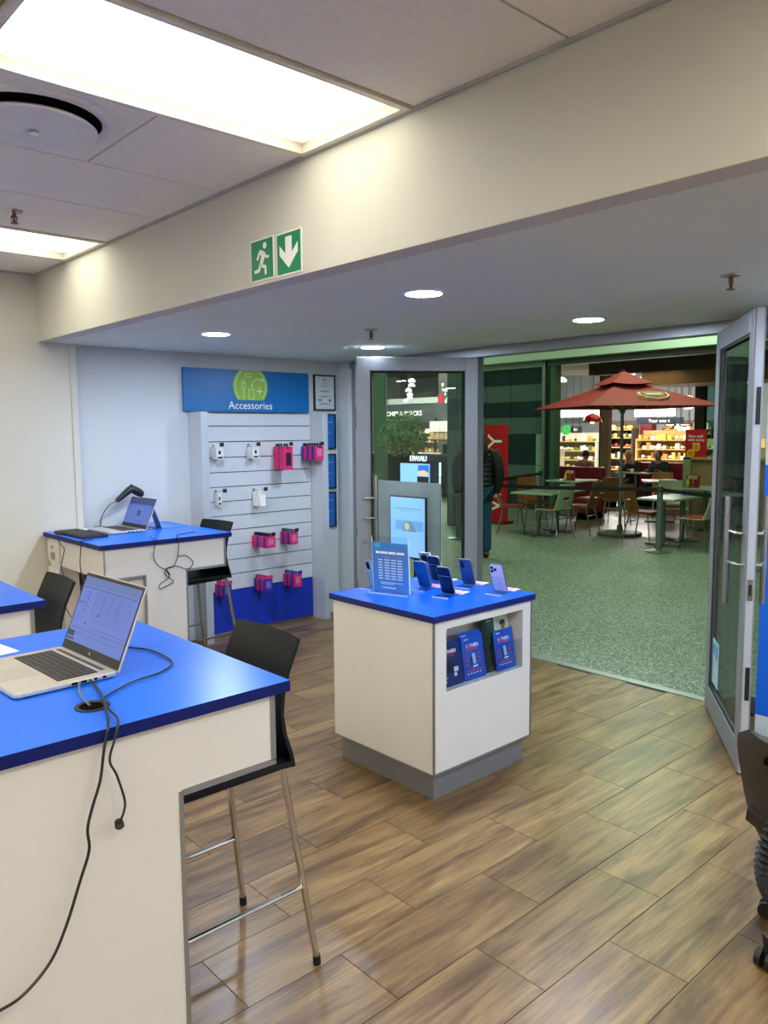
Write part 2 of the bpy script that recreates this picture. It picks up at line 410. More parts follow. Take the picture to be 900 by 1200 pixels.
MB().box(SX+.01, SX+.018, .25, 1.98, .1, 2.15).build('pane', WGLASS, w2)
struct(MB().box(SX-.05, SX+.05, -3.5, .2, 0, 2.2).build('wall_front', WALLC))

def door(n, hinge, free, flip):
    """leaf frame: local x from hinge to free edge, local y up, local z = thickness"""
    a = Vector((free[0]-hinge[0], free[1]-hinge[1], 0)); wdt = a.length
    T = basis((hinge[0], hinge[1], .008), a, (0,0,1)); t = .024
    H = 2.185; st = .1
    d = struct(MB(T).box(0, st, 0, H, -t, t).box(wdt-st, wdt, 0, H, -t, t).box(st, wdt-st, 0, .14, -t, t).box(st, wdt-st, H-.1, H, -t, t)
               .build(n, ALUD, bevel=.003))
    for s in (-1, 1):                 # black gasket line around the glass, both faces
        MB(T).box(st, st+.014, .14, H-.1, s*.016-.002, s*.016+.002).box(wdt-st-.014, wdt-st, .14, H-.1, s*.016-.002, s*.016+.002)\
            .box(st+.014, wdt-st-.014, .14, .154, s*.016-.002, s*.016+.002).box(st+.014, wdt-st-.014, H-.114, H-.1, s*.016-.002, s*.016+.002).build('gasket', RUB, d)
    MB(T).box(st, wdt-st, .14, H-.1, -.004, .004).build('pane', GLASS, d)
    MB(T).box(wdt, wdt+.003, 0, H, -.016, .016).build('edge_strip', ALUL, d)
    for z0, z1 in ((.36, .52), (1.66, 1.83)):
        MB(T).box(wdt+.003, wdt+.006, z0, z1, -.014, .006).build('flush_bolt', BLACKP, d)
    MB(T).box(wdt+.003, wdt+.006, .84, .94, -.012, .012).build('lock_plate', STEEL, d)
    MB(T).box(wdt+.006, wdt+.008, .865, .915, -.006, .006).build('lock_slot', RUB, d)
    for s in (-1, 1):
        p = MB(T)
        for z in (1.0, 1.15): p.tube([(wdt-.045, z, s*t), (wdt-.05, z, s*(t+.03)), (wdt-.13, z+.004, s*(t+.06))], .008, 8)
        p.tube([(wdt-.13, .80, s*(t+.06)), (wdt-.13, 1.32, s*(t+.06))], .015, 10)
        p.build('pull_handle', STEEL, d, smooth=True)
    return d, T, wdt
dL, TL, wL = door('door_1', (4.56, 3.96), (3.79, 4.462), 1)
dR, TR, wR = door('door_2', (4.515, 2.085), (3.70, 1.532), -1)
for s in (1,): MB(TL).tube([(wL-.05, .83, -.026), (wL-.05, .83, -.03)], .018, 12).build('key_cylinder', STEEL, dL)
# opening-hours sticker low on the right leaf
st = MB(TR).box(.115, .30, .18, .44, .005, .0062).build('sticker', mat('sticker_pale', 'a9c4cc', .5, var=.12, scale=14.), dR)
MB(TR).tube([(.165, .385, .0062), (.165, .385, .0072)], .035, 14).build('sticker_print', mat('sticker_blue', '3f86b8', .5), dR)
MB(TR).box(.215, .27, .34, .42, .0062, .0072).build('sticker_print', mat('sticker_blue', '3f86b8', .5), dR)

# ================================================================== ceiling fittings
def light_panel(j, label):
    x0, x1, y0, y1 = panels[j]
    t = thing('ceiling_light', label, 'ceiling light', ((x0+x1)/2, (y0+y1)/2, CZ-.004), 0)
    MB().box(x0+.006, x1-.006, y0+.006, y0+.032, CZ-.008, CZ+.045).box(x0+.006, x1-.006, y1-.032, y1-.006, CZ-.008, CZ+.045)\
        .box(x0+.006, x0+.032, y0+.032, y1-.032, CZ-.008, CZ+.045).box(x1-.032, x1-.006, y0+.032, y1-.032, CZ-.008, CZ+.045).build('frame', mat('panel_frame', 'e6e0d2', .4), t)
    MB().box(x0+.032, x1-.032, y0+.032, y1-.032, CZ+.03, CZ+.038).build('diffuser', PANEL if x1 > BX-.1 and y0 > 1 else PANEL_REAR_FILL, t)
light_panel(4, 'large bright rectangular ceiling light panel beside the white bulkhead, nearest the camera')
light_panel(8, 'bright ceiling light panel farther back, above the left wall corner')
light_panel(0, 'ceiling light panel over the near end of the shop')
# two more fluorescent panels over the part of the shop behind the camera side
panels[20] = (-1.75, -.55, 1.94, 2.55); light_panel(20, 'ceiling light panel over the rear of the shop, second row')
panels[21] = (-1.75, -.55, -.465, .135); light_panel(21, 'ceiling light panel over the rear right of the shop')
k_ = 23  # further unseen panels added to fill the room with more even light
for px_, py_, w_ in ((-1.75, -2.9, 'second row at the near wall'), (.70, -2.9, 'first row at the near wall'), (-3.6, -.465, 'last row, right'), (-3.6, 1.94, 'last row, middle'), (-3.6, 4.385, 'last row, left'), (-1.75, .735, 'second row between its neighbours, right'), (-1.75, 3.165, 'second row between its neighbours, left'), (-3.6, .735, 'last row between its neighbours, right'), (-3.6, 3.165, 'last row between its neighbours, left'), (-1.75, -1.68, 'second row towards the near wall')):
    panels[k_] = (px_, px_+1.2, py_, py_+.605); light_panel(k_, 'unseen added fill light panel over the rear of the shop, %s' % w_); k_ += 1
panels[22] = (-1.75, -.55, 4.385, 4.985); light_panel(22, 'ceiling light panel over the rear left of the shop')
v = thing('air_diffuser', 'round white ceiling air diffuser with a central disc and dark slot', 'air vent', (1.005, 2.857, CZ))
MB().box(.704, 1.308, 2.554, 3.161, CZ, CZ+.016).build('backing_plate', CEIL, v, bevel=.003)
MB().lathe([(.268,0),(.268,-.008),(.25,-.012),(.222,-.004),(.222,0)], 40, (1.005,2.857,CZ)).build('outer_ring', CEIL, v, smooth=True)
MB().lathe([(.221,-.001),(.221,-.004)], 40, (1.005,2.857,CZ)).build('dark_slot', DARK, v)
MB().lathe([(.05,-.004),(.05,-.02),(.196,-.022),(.206,-.03),(.20,-.036),(.02,-.042)], 40, (1.005,2.857,CZ)).build('centre_disc', mat('diffuser_white', 'e2e0dd', .5), v, smooth=True)
MB().cyl((1.005,2.857,CZ-.05), .016, .01, 12).build('screw_cap', STEEL, v)
def downlight(x, y, label):
    t = thing('downlight', label, 'downlight', (x, y, SZ))
    MB().lathe([(.098,0),(.098,-.003),(.082,-.007),(.082,0)], 32, (x,y,SZ)).build('rim', WHITE, t, smooth=True)
    MB().lathe([(.081,-.001),(.081,-.005)], 32, (x,y,SZ)).build('lens', DLEM, t)
downlight(2.615, 4.435, 'round downlight in the soffit farthest left, in front of the blue wall sign')
downlight(2.58, 2.56, 'round downlight in the soffit nearest the camera, right of the exit signs')
downlight(3.90, 2.565, 'round downlight in the soffit above the open doorway, rightmost in view')
downlight(3.91, 4.41, 'round downlight in the soffit just above the left glass door')
for y, yw in ((.69, 'nearest the doorway'), (-1.2, 'one farther along'), (-3.05, 'last of the row')):
    downlight(2.58, y, 'round downlight in the soffit to the right of the view, %s' % yw); downlight(3.9, y, 'round downlight by the shop window to the right of the view, %s' % yw)
def sprinkler(x, y, z, label):
    t = thing('fire_sprinkler', label, 'sprinkler', (x, y, z))
    MB().lathe([(.04,0),(.038,-.006),(.012,-.012)], 20, (x,y,z)).build('escutcheon', mat('sprinkler_cap', 'a7a6a4', .3, .8), t, smooth=True)
    m = mat('sprinkler_brass', '7a5b45', .35, .9)
    MB().cyl((x,y,z-.03), .009, .02, 10).bar((x-.014,y,z-.025), (x-.006,y,z-.055), .005).bar((x+.014,y,z-.025), (x+.006,y,z-.055), .005).box(x-.016,x+.016,y-.004,y+.004,z-.03,z-.025).build('frame_arms', m, t)
    MB().cyl((x,y,z-.052), .004, .024, 8).build('glass_bulb', mat('bulb_red', 'a03020', .2), t)
    MB().cyl((x,y,z-.06), .018, .004, 14).build('deflector', m, t)
sprinkler(1.32, 4.07, CZ, 'fire sprinkler head hanging from the ceiling tiles between the two light panels')
sprinkler(3.243, 3.67, SZ, 'fire sprinkler head on the soffit just above the left glass door')
sprinkler(3.246, 1.468, SZ, 'fire sprinkler head on the soffit above the right glass door')

# exit signs on the bulkhead: local x towards -Y, local y up
def exit_sign(y0, y1, z0, z1, kind, label):
    T = basis((BX-.0005, y0, z0), (0,-1,0), (0,0,1)); w = y0-y1; h = z1-z0
    t = thing('exit_sign', label, 'sign', (BX-.0005, y0, z0), 0, None)
    MB(T).box(0, w, 0, h, 0, .004).build('panel', WHITE, t)
    MB(T).box(.006, w-.006, .006, h-.006, .004, .0048).build('green_field', EXITG, t)
    g = MB(T)
    if kind == 'arrow':
        c = w/2
        g.prism([(c-.022,.150),(c-.022,.085),(c-.062,.12),(c-.062,.082),(c,.026),(c+.062,.082),(c+.062,.12),(c+.022,.085),(c+.022,.150)], .0048, .0056)
        g.build('arrow', WHITE, t)
    else:
        s = w/.17
        g.tube([(.108*s,.140,.0048),(.108*s,.140,.0056)], .0135, 14)
        for poly in ([(.062,.118),(.075,.128),(.100,.118),(.108,.098),(.090,.066),(.068,.072),(.082,.100)],
                     [(.062,.118),(.046,.090),(.056,.085),(.074,.110)],
                     [(.098,.112),(.106,.116),(.118,.098),(.138,.096),(.137,.086),(.113,.088)],
                     [(.068,.074),(.090,.066),(.116,.058),(.118,.022),(.105,.022),(.104,.048),(.076,.056)],
                     [(.068,.074),(.084,.066),(.066,.036),(.030,.034),(.029,.047),(.058,.050)]):
            g.prism([(x*s, y) for x, y in poly], .0048, .0056)
        g.build('running_figure', WHITE, t)
exit_sign(2.94, 2.768, 2.286, 2.458, 'man', 'green and white running man exit sign on the bulkhead')
exit_sign(2.748, 2.575, 2.283, 2.453, 'arrow', 'green sign with a white down arrow on the bulkhead')

# ================================================================== furniture: laminate desks
def desk(x0, x1, y0, y1, label, px0, px1, cut0, drawers=False):
    """work desk with a blue slab top on a white T-shaped base; px = pedestal span, cut0 = right end of the apron"""
    t = thing('service_desk', label, 'desk', ((x0+x1)/2, (y0+y1)/2, 0))
    zt, zs, za = .98, .95, .765
    wt = MB().box(x0, x1, y0, y1, zs, zt).build('worktop', [BLUE, BLUED], t)
    for p in wt.data.polygons:
        if abs(p.normal.z) < .5: p.material_index = 1
    ya, yb = y0+.015, y1-.02
    MB().box(px0, px1, ya, ya+.03, 0, za).build('leg_panel', LAMW, t)
    xi = px0-.09 if drawers else px0
    MB().box(xi, px1-(.115 if drawers else .03), ya+.03, yb-.0, 0, za).build('pedestal', LAMW, t)
    xl = x0+.03
    MB().box(xl, cut0, ya, ya+.03, za, zs).build('apron', LAMW, t)
    MB().box(cut0-.02, cut0, ya+.03, yb, za, zs).build('side_apron', LAMW, t)
    MB().box(xl, cut0-.02, yb-.02, yb, za, zs).build('rear_apron', LAMW, t)
    tr = MB()
    tr.box(cut0-.012, cut0+.003, ya-.003, ya+.004, za, zs)              # right edge of the apron
    tr.box(px1, cut0+.003, ya-.003, ya+.02, za-.012, za+.004)          # under the apron
    tr.box(px1-.008, px1+.003, ya-.003, ya+.02, 0, za)                 # down the pedestal edge
    if drawers:
        tr.box(px0-.003, px0+.006, ya-.003, ya+.02, 0, za).box(xl, px0+.003, ya-.003, ya+.02, za-.01, za+.002).box(xl-.003, xl+.006, ya-.003, ya+.004, za, zs)
    tr.build('edge_trim', ALU, t)
    if drawers:
        MB().box(xl, xl+.02, ya+.03, yb-.02, za, zs).build('apron', LAMW, t)
        MB().box(xl, xl+.12, 5.33, yb-.02, 0, za).build('drawer_unit', LAMW, t)
        d = MB().box(xl-.012, xl-.001, 5.325, yb+.005, .785, .925).build('drawer', LAMW, t, bevel=.002)
        MB().box(xl-.014, xl-.012, 5.40, 5.47, .80, .85).build('asset_label', mat('grey_label', '8f8d8a', .6), d)
        MB().tube([(xl-.012, 5.435, .885), (xl-.018, 5.435, .885)], .012, 12).build('lock', STEEL, d)
        MB().box(xl-.012, xl-.001, 5.34, yb+.005, .50, .745).build('drawer', LAMW, t, bevel=.002)
        MB().box(xl-.008, xl-.001, 5.315, 5.325, .0, za).build('edge_trim', ALU, t)
        for y in (5.42, 5.30):
            s = MB().box(xi-.012, xi-.001, y-.05, y+.05, .60, .70).build('power_socket', mat('socket_grey', '9fa1a4', .4), t, bevel=.003)
            MB().box(xi-.014, xi-.012, y-.036, y+.036, .615, .685).build('socket_face', mat('socket_dark', '5d6064', .4), s)
    return t
desk1 = desk(-.1, 1.208, 1.713, 2.72, 'blue-topped white desk in the foreground with an open silver laptop', .02, .885, 1.163)
desk2 = desk(1.878, 2.79, 4.60, 5.55, 'blue-topped white desk against the far wall with sockets and a barcode scanner on it', 2.168, 2.455, 2.745, True)
desk3 = desk(.1, 1.095, 3.25, 4.2, 'blue-topped white desk cut off by the left edge of the photo', .3, .72, 1.05)
# grommet in the near desk (a thing let into the top)
g = thing('cable_grommet', 'black round cable grommet set into the near blue desktop', 'grommet', (.732, 1.88, .98))
MB().lathe2([(.031,.0003),(.042,.0003),(.042,.0025),(.039,.0035),(.032,.0025),(.031,.0003)], 28, (.732,1.88,.98), (1,1,1)).build('ring', BLACKP, g, smooth=True)
MB().cyl((.732,1.88,.9802), .031, .0006, 24).build('hole', DARK, g)  # flat dark disc on the top, the hole's shade put into its colour

# ================================================================== bar stools
def stool(loc, rz, label):
    t = thing('bar_stool', label, 'stool', loc, rz, 'black bar stools at the desks'); M = ROT(loc, rz)
    def shell(prof, name):
        rows = []
        for x, z, hw, cv in prof:
            rows.append([(x - cv*(1-(j/4-1)**2), (j/4-1)*hw, z) for j in range(9)])
        return MB(M).grid(rows, .012).build(name, STOOLB, t, smooth=True)
    shell([(.212,.650,.192,0),(.205,.69,.190,-.002),(.190,.75,.182,-.004),(.184,.81,.176,-.008),(.192,.87,.173,-.012),(.213,.94,.172,-.016),(.245,1.01,.172,-.02),(.256,1.032,.170,-.02)], 'backrest')
    rows = [[(x, (j/4-1)*hw, z - .012*(1-(j/4-1)**2)*(1 if -.19 < x else 0)) for j in range(9)] for x, z, hw in ((-.225,.655,.175),(-.21,.672,.185),(-.15,.678,.192),(0,.674,.196),(.12,.668,.197),(.205,.662,.197))]
    MB(M).grid(rows, .016).build('seat', STOOLB, t, smooth=True)
    MB(M).box(-.17,.19,-.17,.17,.642,.656).build('seat_frame', STOOLB, t)
    legs = []
    for sx, sy in ((1,1),(1,-1),(-1,1),(-1,-1)):
        top = (.185 if sx > 0 else -.165, sy*.168, .65); ft = (.268 if sx > 0 else -.205, sy*.212, .022)
        l = MB(M).tube([top, ft], .0105, 10).build('leg', CHROME, t, smooth=True)
        MB(M).tube([(ft[0], ft[1], .03), (ft[0]+.002*sx, ft[1], 0)], .0125, 10).build('rubber_foot', RUB, l, smooth=True)
        legs.append((Vector(top), Vector(ft)))
    def at(i, z):
        a, b = legs[i]; k = (z-a.z)/(b.z-a.z); return a+(b-a)*k
    for i, j, z in ((0,2,.262),(1,3,.262),(2,3,.265)):
        MB(M).tube([at(i, z), at(j, z)], .0075, 8).build('footrest_bar', CHROME, t, smooth=True)
    return t
s1 = stool((1.115, 2.062, 0), 0, 'black plastic bar stool with chrome legs tucked under the near desk')
s2 = dup(s1, (2.60, 4.86, 0), .12, 'black bar stool pulled up to the far desk, in front of the accessories stand')
s3 = dup(s1, (.975, 3.455, 0), -.03, 'black bar stool at the desk on the left edge, only its back showing')

# ================================================================== laptops
def laptop(loc, rz, label, w, d, sh, tilt, keyb=True):
    """hinge line centre at loc, keyboard towards -x, screen rises at +x leaning back"""
    t = thing('laptop', label, 'laptop', loc, rz); M = ROT(loc, rz)
    MB(M).prism([(0,-w/2),(0,w/2),(-d+.012,w/2),(-d,w/2-.012),(-d,-w/2+.012),(-d+.012,-w/2)], .003, .016).build('base', SILV, t, bevel=.003)
    MB(M).box(-.03,-.012,-w/2+.03,w/2-.03,0,.003).box(-d+.03,-d+.042,-w/2+.03,w/2-.03,0,.003).build('rubber_feet', RUB, t)
    kb = MB(M).box(-.150,-.038,-w/2+.030,w/2-.03,.016,.0165).build('keyboard_well', mat('keyboard_well', '2a2928', .6), t)
    km = MB(M)
    for r in range(6):
        n = 15 if r else 16; kw = (w-.064)/n
        for c in range(n):
            y = -w/2+.032+c*kw
            if r == 5 and 4 <= c <= 8:
                if c == 4: km.box(-.042-(r+1)*.0178, -.042-r*.0178-.003, y, y+kw*5-.003, .0165, .0182)
                continue
            km.box(-.042-(r+1)*.0178, -.042-r*.0178-.003, y, y+kw-.003, .0165, .0182)
    stuff(km.build('keys', KEYS, kb))
    MB(M).box(-d+.015,-.158,-.055,.055,.016,.0164).build('touchpad', mat('touchpad', 'c2bbb0', .3, .3), t)
    MB(M).box(-.026,-.014,-w/2+.04,w/2-.03,.016,.0166).build('hinge_bar', mat('hinge_dark', '3b3937', .4), t)
    p = MB(M)
    for k, x in enumerate((-.03,-.055,-.085,-.11)): p.box(x-.016 if k > 1 else x-.010, x, -w/2-.0006, -w/2+.002, .006, .012)
    p.build('ports', DARK, t)
    T = M @ basis((.004, 0, .012), (0,-1,0), (math.sin(tilt), 0, math.cos(tilt)))   # lid: x right (seen from front), y up
    lid = MB(T).box(-w/2, w/2, 0, sh, -.006, 0).build('lid', SILV, t, bevel=.002)
    MB(T).box(-w/2+.003, w/2-.003, .003, sh-.003, 0, .001).build('bezel', BLACKP, lid)
    sc = MB(T).box(-w/2+.010, w/2-.010, .030, sh-.013, .001, .0016).build('screen', SCR_L, lid)
    return t, T, lid, M
l1, TL1, lid1, ML1 = laptop((.868, 2.255, .98), .045, 'open silver laptop with a spreadsheet on its screen on the near desk', .375, .272, .245, .40)
q = MB(TL1); w2_, c0 = .165, .0016
q.box(-w2_, w2_, .198, .201, c0, c0+.0004)
for i in range(13): q.box(-.06, w2_-.01, .190-i*.0068, .1908-i*.0068, c0, c0+.0004)
for i in range(5): q.box(-.12+i*.05, -.119+i*.05, .125, .192, c0, c0+.0004)
q.box(-w2_, w2_, .072, .0735, c0, c0+.0004).box(-w2_, w2_, .058, .059, c0, c0+.0004).box(-.04, w2_, .083, .0845, c0, c0+.0004)
for i in range(9): q.box(-.15, -.15+random.uniform(.03,.07), .185-i*.011, .1862-i*.011, c0, c0+.0004)
q.build('screen_lines', SCR_D, lid1)
MB(TL1).box(-.175, -.13, .150, .153, c0, c0+.0006).box(-.177, -.135, .045, .062, c0, c0+.0006).box(-.177,-.125,.035,.040,c0,c0+.0006)\
    .box(-.03,-.022,.122,.128,c0,c0+.0006).box(-.095,-.085,.092,.097,c0,c0+.0006).build('screen_blocks', SCR_DD, lid1)
MB(TL1).box(-w2_-.01, w2_+.01, .206, .231, c0, c0+.0003).build('screen_toolbar', mat('screen_toolbar', '3f5486', .4, emit=.34), lid1)
text('maker_mark', 'hp', .011, mat('mark_grey', 'b8b8b8', .4), TL1 @ Matrix.Translation((0,.016,.0012)), lid1, .0003)
l2, TL2, lid2, ML2 = laptop((2.385, 5.245, .98), .02, 'open laptop on the far desk beside the barcode scanner', .375, .25, .225, .42)
MB(TL2).box(-.175,.175,.165,.167,c0,c0+.0004).box(-.175,.175,.172,.209,c0,c0+.0003).box(-.02,.03,.09,.13,c0,c0+.0004).box(-.12,.1,.05,.052,c0,c0+.0004).build('screen_lines', SCR_D, lid2)
kbd = thing('keyboard', 'flat black keyboard lying left of the laptop on the far desk', 'keyboard', (2.00, 5.20, .98), 0)
Mk = ROT((2.00,5.20,.98), .04)
MB(Mk).box(-.085,.085,-.23,.23,0,.016).build('body', BLACKP, kbd, bevel=.004)
k = MB(Mk)
for i in range(5):
    for j in range(15): k.box(-.075+i*.03,-.049+i*.03,-.22+j*.0293,-.195+j*.0293,.016,.019)
stuff(k.build('keys', BLACKP, kbd))
p = tag(MB(ROT((2.04,5.48,.98), .1)).box(-.11,.14,-.05,.05,0,.0012).build('paper_sheet', PAPER), 'white paper sheet under the keyboard on the far desk', 'paper'); origin_to(p, (2.04,5.48,.98))
p = tag(MB(ROT((.64,2.60,.98), .15)).box(-.16,.115,-.09,.09,0,.0012).build('paper_sheet', PAPER), 'white paper sheet behind the silver laptop, at the left edge', 'paper'); origin_to(p, (.64,2.60,.98))
# barcode scanner on a gooseneck stand
sc = thing('barcode_scanner', 'black handheld barcode scanner on a thin curved stand on the far desk', 'scanner', (2.260,5.50,0.980))
MB().lathe([(.05,0),(.05,.006),(.02,.012)], 20, (2.260,5.50,0.980)).build('stand_base', BLACKP, sc, smooth=True)
MB().tube(curve_pts([(2.260,5.50,0.990),(2.270,5.50,1.052),(2.330,5.50,1.135),(2.410,5.50,1.172)], 5), .006, 8).build('gooseneck', GREYCABLE, sc, smooth=True)
rows = []
MB().tube(curve_pts([(2.385,5.50,1.162),(2.420,5.50,1.188),(2.470,5.50,1.225),(2.505,5.50,1.243),(2.550,5.50,1.220),(2.575,5.50,1.207)], 3),
          [.014,.018,.02,.021,.022,.024,.026,.027,.028,.029,.030,.031,.031,.031,.030,.026], 12).build('head', BLACKP, sc, smooth=True)
MB().tube([(2.495,5.50,1.243),(2.512,5.50,1.274)], [.022,.014], 10).build('trigger_hump', BLACKP, sc, smooth=True)
MB().tube([(2.570,5.50,1.207),(2.587,5.50,1.201)], [.027,.024], 12).build('scan_window', mat('scan_window', '30201f', .2), sc)
# blue acrylic tent sign behind the far laptop
ts = thing('tent_sign', 'small blue tent card standing behind the laptop on the far desk', 'sign', (2.50, 5.20, .98), -.2)
Ms = ROT((2.50,5.20,.98), -.2)
tb = mat('tent_card_blue', '3a62a8', .35, var=.1, scale=12.)
MB(Ms).grid([[(-.06,-.075,.004),(-.06,.075,.004)],[(-.005,-.075,.17),(-.005,.075,.17)]], .003).build('front_card', tb, ts)
MB(Ms).grid([[(.055,-.075,.004),(.055,.075,.004)],[(-.001,-.075,.17),(-.001,.075,.17)]], .003).build('rear_card', tb, ts)
MB(Ms).box(-.06,.055,-.075,.075,0,.003).build('foot', tb, ts)
lf = tag(MB(ROT((2.62,5.26,.98), .3)).box(-.09,.09,-.13,.13,0,.004).build('leaflet', mat('leaflet_lightblue', '2f86d8', .3, var=.1, scale=10.)), 'pale blue leaflet lying flat on the far desk right of the laptop', 'leaflet'); origin_to(lf, (2.62,5.26,.98))

# ================================================================== cables
def cable(name, pts, r, m, label, cat='cable', n=6, extra=None):
    o = MB().tube(curve_pts(pts, n), r, 8)
    if extra: extra(o)
    o = o.build(name, m, smooth=True); tag(o, label, cat); return origin_to(o, pts[0])
cable('power_cable', [(.80,2.062,.990),(.797,2.02,.985),(.775,1.93,.988),(.750,1.85,.992),(.705,1.72,.992),(.688,1.702,.955),(.681,1.700,.923),(.671,1.700,.867),(.650,1.700,.81),(.638,1.700,.765),(.639,1.700,.715),(.615,1.700,.65),(.580,1.700,.56),(.542,1.700,.493),(.483,1.700,.447),(.43,1.700,.436),(.36,1.700,.43)], .0034, CABLE, 'long black cable running from the near laptop down the white desk front')
o = cable('network_cable', [(1.0,2.345,.9845),(1.03,2.31,.9845),(1.058,2.25,.9845),(1.062,2.17,.985),(1.045,2.07,.985),(.978,2.009,.985),(.894,1.987,.985),(.824,1.947,.985),(.764,1.893,.987),(.742,1.80,.990),(.728,1.720,.992),(.712,1.702,.96),(.696,1.701,.91),(.711,1.701,.869),(.727,1.701,.805),(.724,1.701,.778),(.716,1.701,.76)], .0028, CABLE, 'black looped cable on the near desktop with a loose round plug hanging at its end')
M_ = ROOTM[o.name]
MB().tube([(.712,1.704,.756),(.708,1.690,.752)], [.010,.0105], 16).build('plug', BLACKP, o, smooth=True)
MB().tube([(.708,1.690,.752),(.7078,1.6893,.7518)], [.0085,.0083], 14).build('plug_face', mat('plug_brown', '4d4038', .5), o)
cable('laptop_lead', [(.77,2.062,.989),(.758,2.03,.986),(.735,1.96,.988),(.728,1.90,.985),(.728,1.885,.983)], .0026, GREYCABLE, 'short grey lead from the near laptop into the desk grommet')
cable('scanner_cable', [(2.60,4.76,.985),(2.45,4.70,.985),(2.40,4.63,.987),(2.385,4.592,.985),(2.392,4.594,.93),(2.385,4.594,.87),(2.375,4.594,.84),(2.35,4.594,.80),(2.307,4.594,.79),(2.29,4.594,.76),(2.32,4.594,.73),(2.347,4.594,.70),(2.30,4.594,.68),(2.25,4.594,.67),(2.26,4.594,.70),(2.32,4.594,.735),(2.30,4.594,.79),(2.37,4.594,.80),(2.45,4.594,.77),(2.49,4.594,.81),(2.44,4.594,.86),(2.385,4.594,.86)], .003, CABLE, 'tangled thin black cable hanging over the front of the far desk, right of the pair')
cable('charger_cable', [(2.30,4.80,.985),(2.25,4.68,.985),(2.232,4.592,.986),(2.228,4.593,.95),(2.218,4.593,.87),(2.255,4.593,.81),(2.30,4.593,.785),(2.325,4.593,.75)], .003, CABLE, 'straight thin black cable hanging over the front of the far desk, left of the pair')
cable('mouse_cable', [(1.93,5.30,.985),(1.872,5.285,.985),(1.868,5.27,.97),(1.868,5.20,.93),(1.868,5.144,.907),(1.868,5.18,.84),(1.868,5.216,.775),(1.868,5.165,.72),(1.868,5.15,.66)], .003, CABLE, 'thin dark cable dangling at the left end of the far desk by the drawer')
cable('extension_lead', [(1.95,4.88,.985),(1.872,4.858,.985),(1.868,4.856,.97),(1.868,4.888,.83),(1.868,4.854,.727),(1.868,4.866,.60),(1.868,4.99,.50),(1.868,5.06,.46),(1.868,5.17,.52),(1.868,5.25,.62)], .003, CABLE, 'thin dark cable looping down the left side of the far desk past the sockets')

# ================================================================== accessories stand on the far wall
aw = thing('accessories_stand', 'white slatwall accessories stand with blue base panel on the far wall', 'display stand', (3.64, 5.57, 0))
zsl = [1.805, 1.702, 1.576, 1.450, 1.330, 1.212, 1.094, .976, .857, .735, .613, .492, .36]
MB().box(3.09, 4.19, 5.585, 5.598, .02, 1.805).build('back_board', mat('slat_groove', '4c5058', .7), aw)
for a, b in zip(zsl[:-1], zsl[1:]):
    MB().box(3.09, 4.19, 5.565, 5.585, b+.0035, a-.0035).build('slat', SLAT, aw, bevel=.002)
MB().box(3.09, 4.19, 5.562, 5.585, .02, .3565).build('base_panel', SLATBLUE, aw)
MB().box(3.03, 3.085, 5.40, 5.598, 0, 1.81).build('side_fin', SLAT, aw, bevel=.002)
MB().box(3.026, 3.089, 5.392, 5.40, 0, 1.81).build('fin_edging', mat('fin_edge', 'c3c8d0', .35, .3), aw, bevel=.002)
MB().box(4.195, 4.25, 5.40, 5.598, 0, 1.81).build('side_fin', SLAT, aw, bevel=.002)
MB().box(4.192, 4.253, 5.392, 5.40, 0, 1.81).build('fin_edging', mat('fin_edge', 'c3c8d0', .35, .3), aw, bevel=.002)
sg = thing('wall_sign', 'blue Accessories sign with a green icon circle above the slatwall stand', 'sign', (3.58, 5.57, 1.815))
T = basis((2.985, 5.590, 1.815), (1,0,0), (0,0,1))
MB(T).box(0, 1.2, 0, .34, 0, .025).build('board', SIGNB, sg, bevel=.003)
cx, cy, R_ = .605, .208, .168
pl = [(cx+R_*math.cos(a), cy+R_*math.sin(a)) for a in [math.radians(-42+i*264/28) for i in range(29)]]
pl = [(x, min(max(y, .098), .338)) for x, y in pl]
MB(T).prism(pl, .025, .0265).build('icon_circle', LIME, sg)
ic = MB(T); lg = mat('icon_light', 'd6e6a8', .5); zz0, zz1 = .0265, .0275
def ring(g, x, y, r, t, a0=0, a1=360, n=24):
    cl_ = lambda px, py: (px, min(py, .332))
    for i in range(n):
        a, b = math.radians(a0+(a1-a0)*i/n), math.radians(a0+(a1-a0)*(i+1)/n)
        g.prism([cl_(x+r*math.cos(a), y+r*math.sin(a)), cl_(x+(r-t)*math.cos(a), y+(r-t)*math.sin(a)-.0001), cl_(x+(r-t)*math.cos(b), y+(r-t)*math.sin(b)-.0001), cl_(x+r*math.cos(b), y+r*math.sin(b))][::-1], zz0, zz1) if y+(r-t)*max(math.sin(a), math.sin(b)) < .330 else None
ring(ic, cx, cy, .150, .006, -42, 222, 30)
def outline(g, x0, x1, y0, y1, t=.005):
    for a in ((x0,x1,y0,y0+t),(x0,x1,y1-t,y1),(x0,x0+t,y0,y1),(x1-t,x1,y0,y1)): g.box(a[0],a[1],a[2],a[3],zz0,zz1)
outline(ic, cx-.02, cx+.03, .105, .19)                         # phone outline
ic.box(cx+.055, cx+.115, .168, .178, zz0, zz1).box(cx+.08, cx+.09, .143, .203, zz0, zz1)   # plus
outline(ic, cx-.085, cx-.05, .19, .235); ic.box(cx-.08,cx-.074,.235,.26,zz0,zz1).box(cx-.062,cx-.056,.235,.26,zz0,zz1).box(cx-.07,cx-.064,.105,.19,zz0,zz1)
ring(ic, cx+.075, .215, .062, .006, 60, 180, 10); ic.box(cx+.10,cx+.125,.255,.275,zz0,zz1).box(cx+.008,cx+.02,.20,.222,zz0,zz1)
outline(ic, cx-.05, cx+.015, .285, .315)
ic.build('icons', lg, sg)
text('lettering', 'Accessories', .088, WHITE, T @ Matrix.Translation((.605,.052,.0255)), sg)

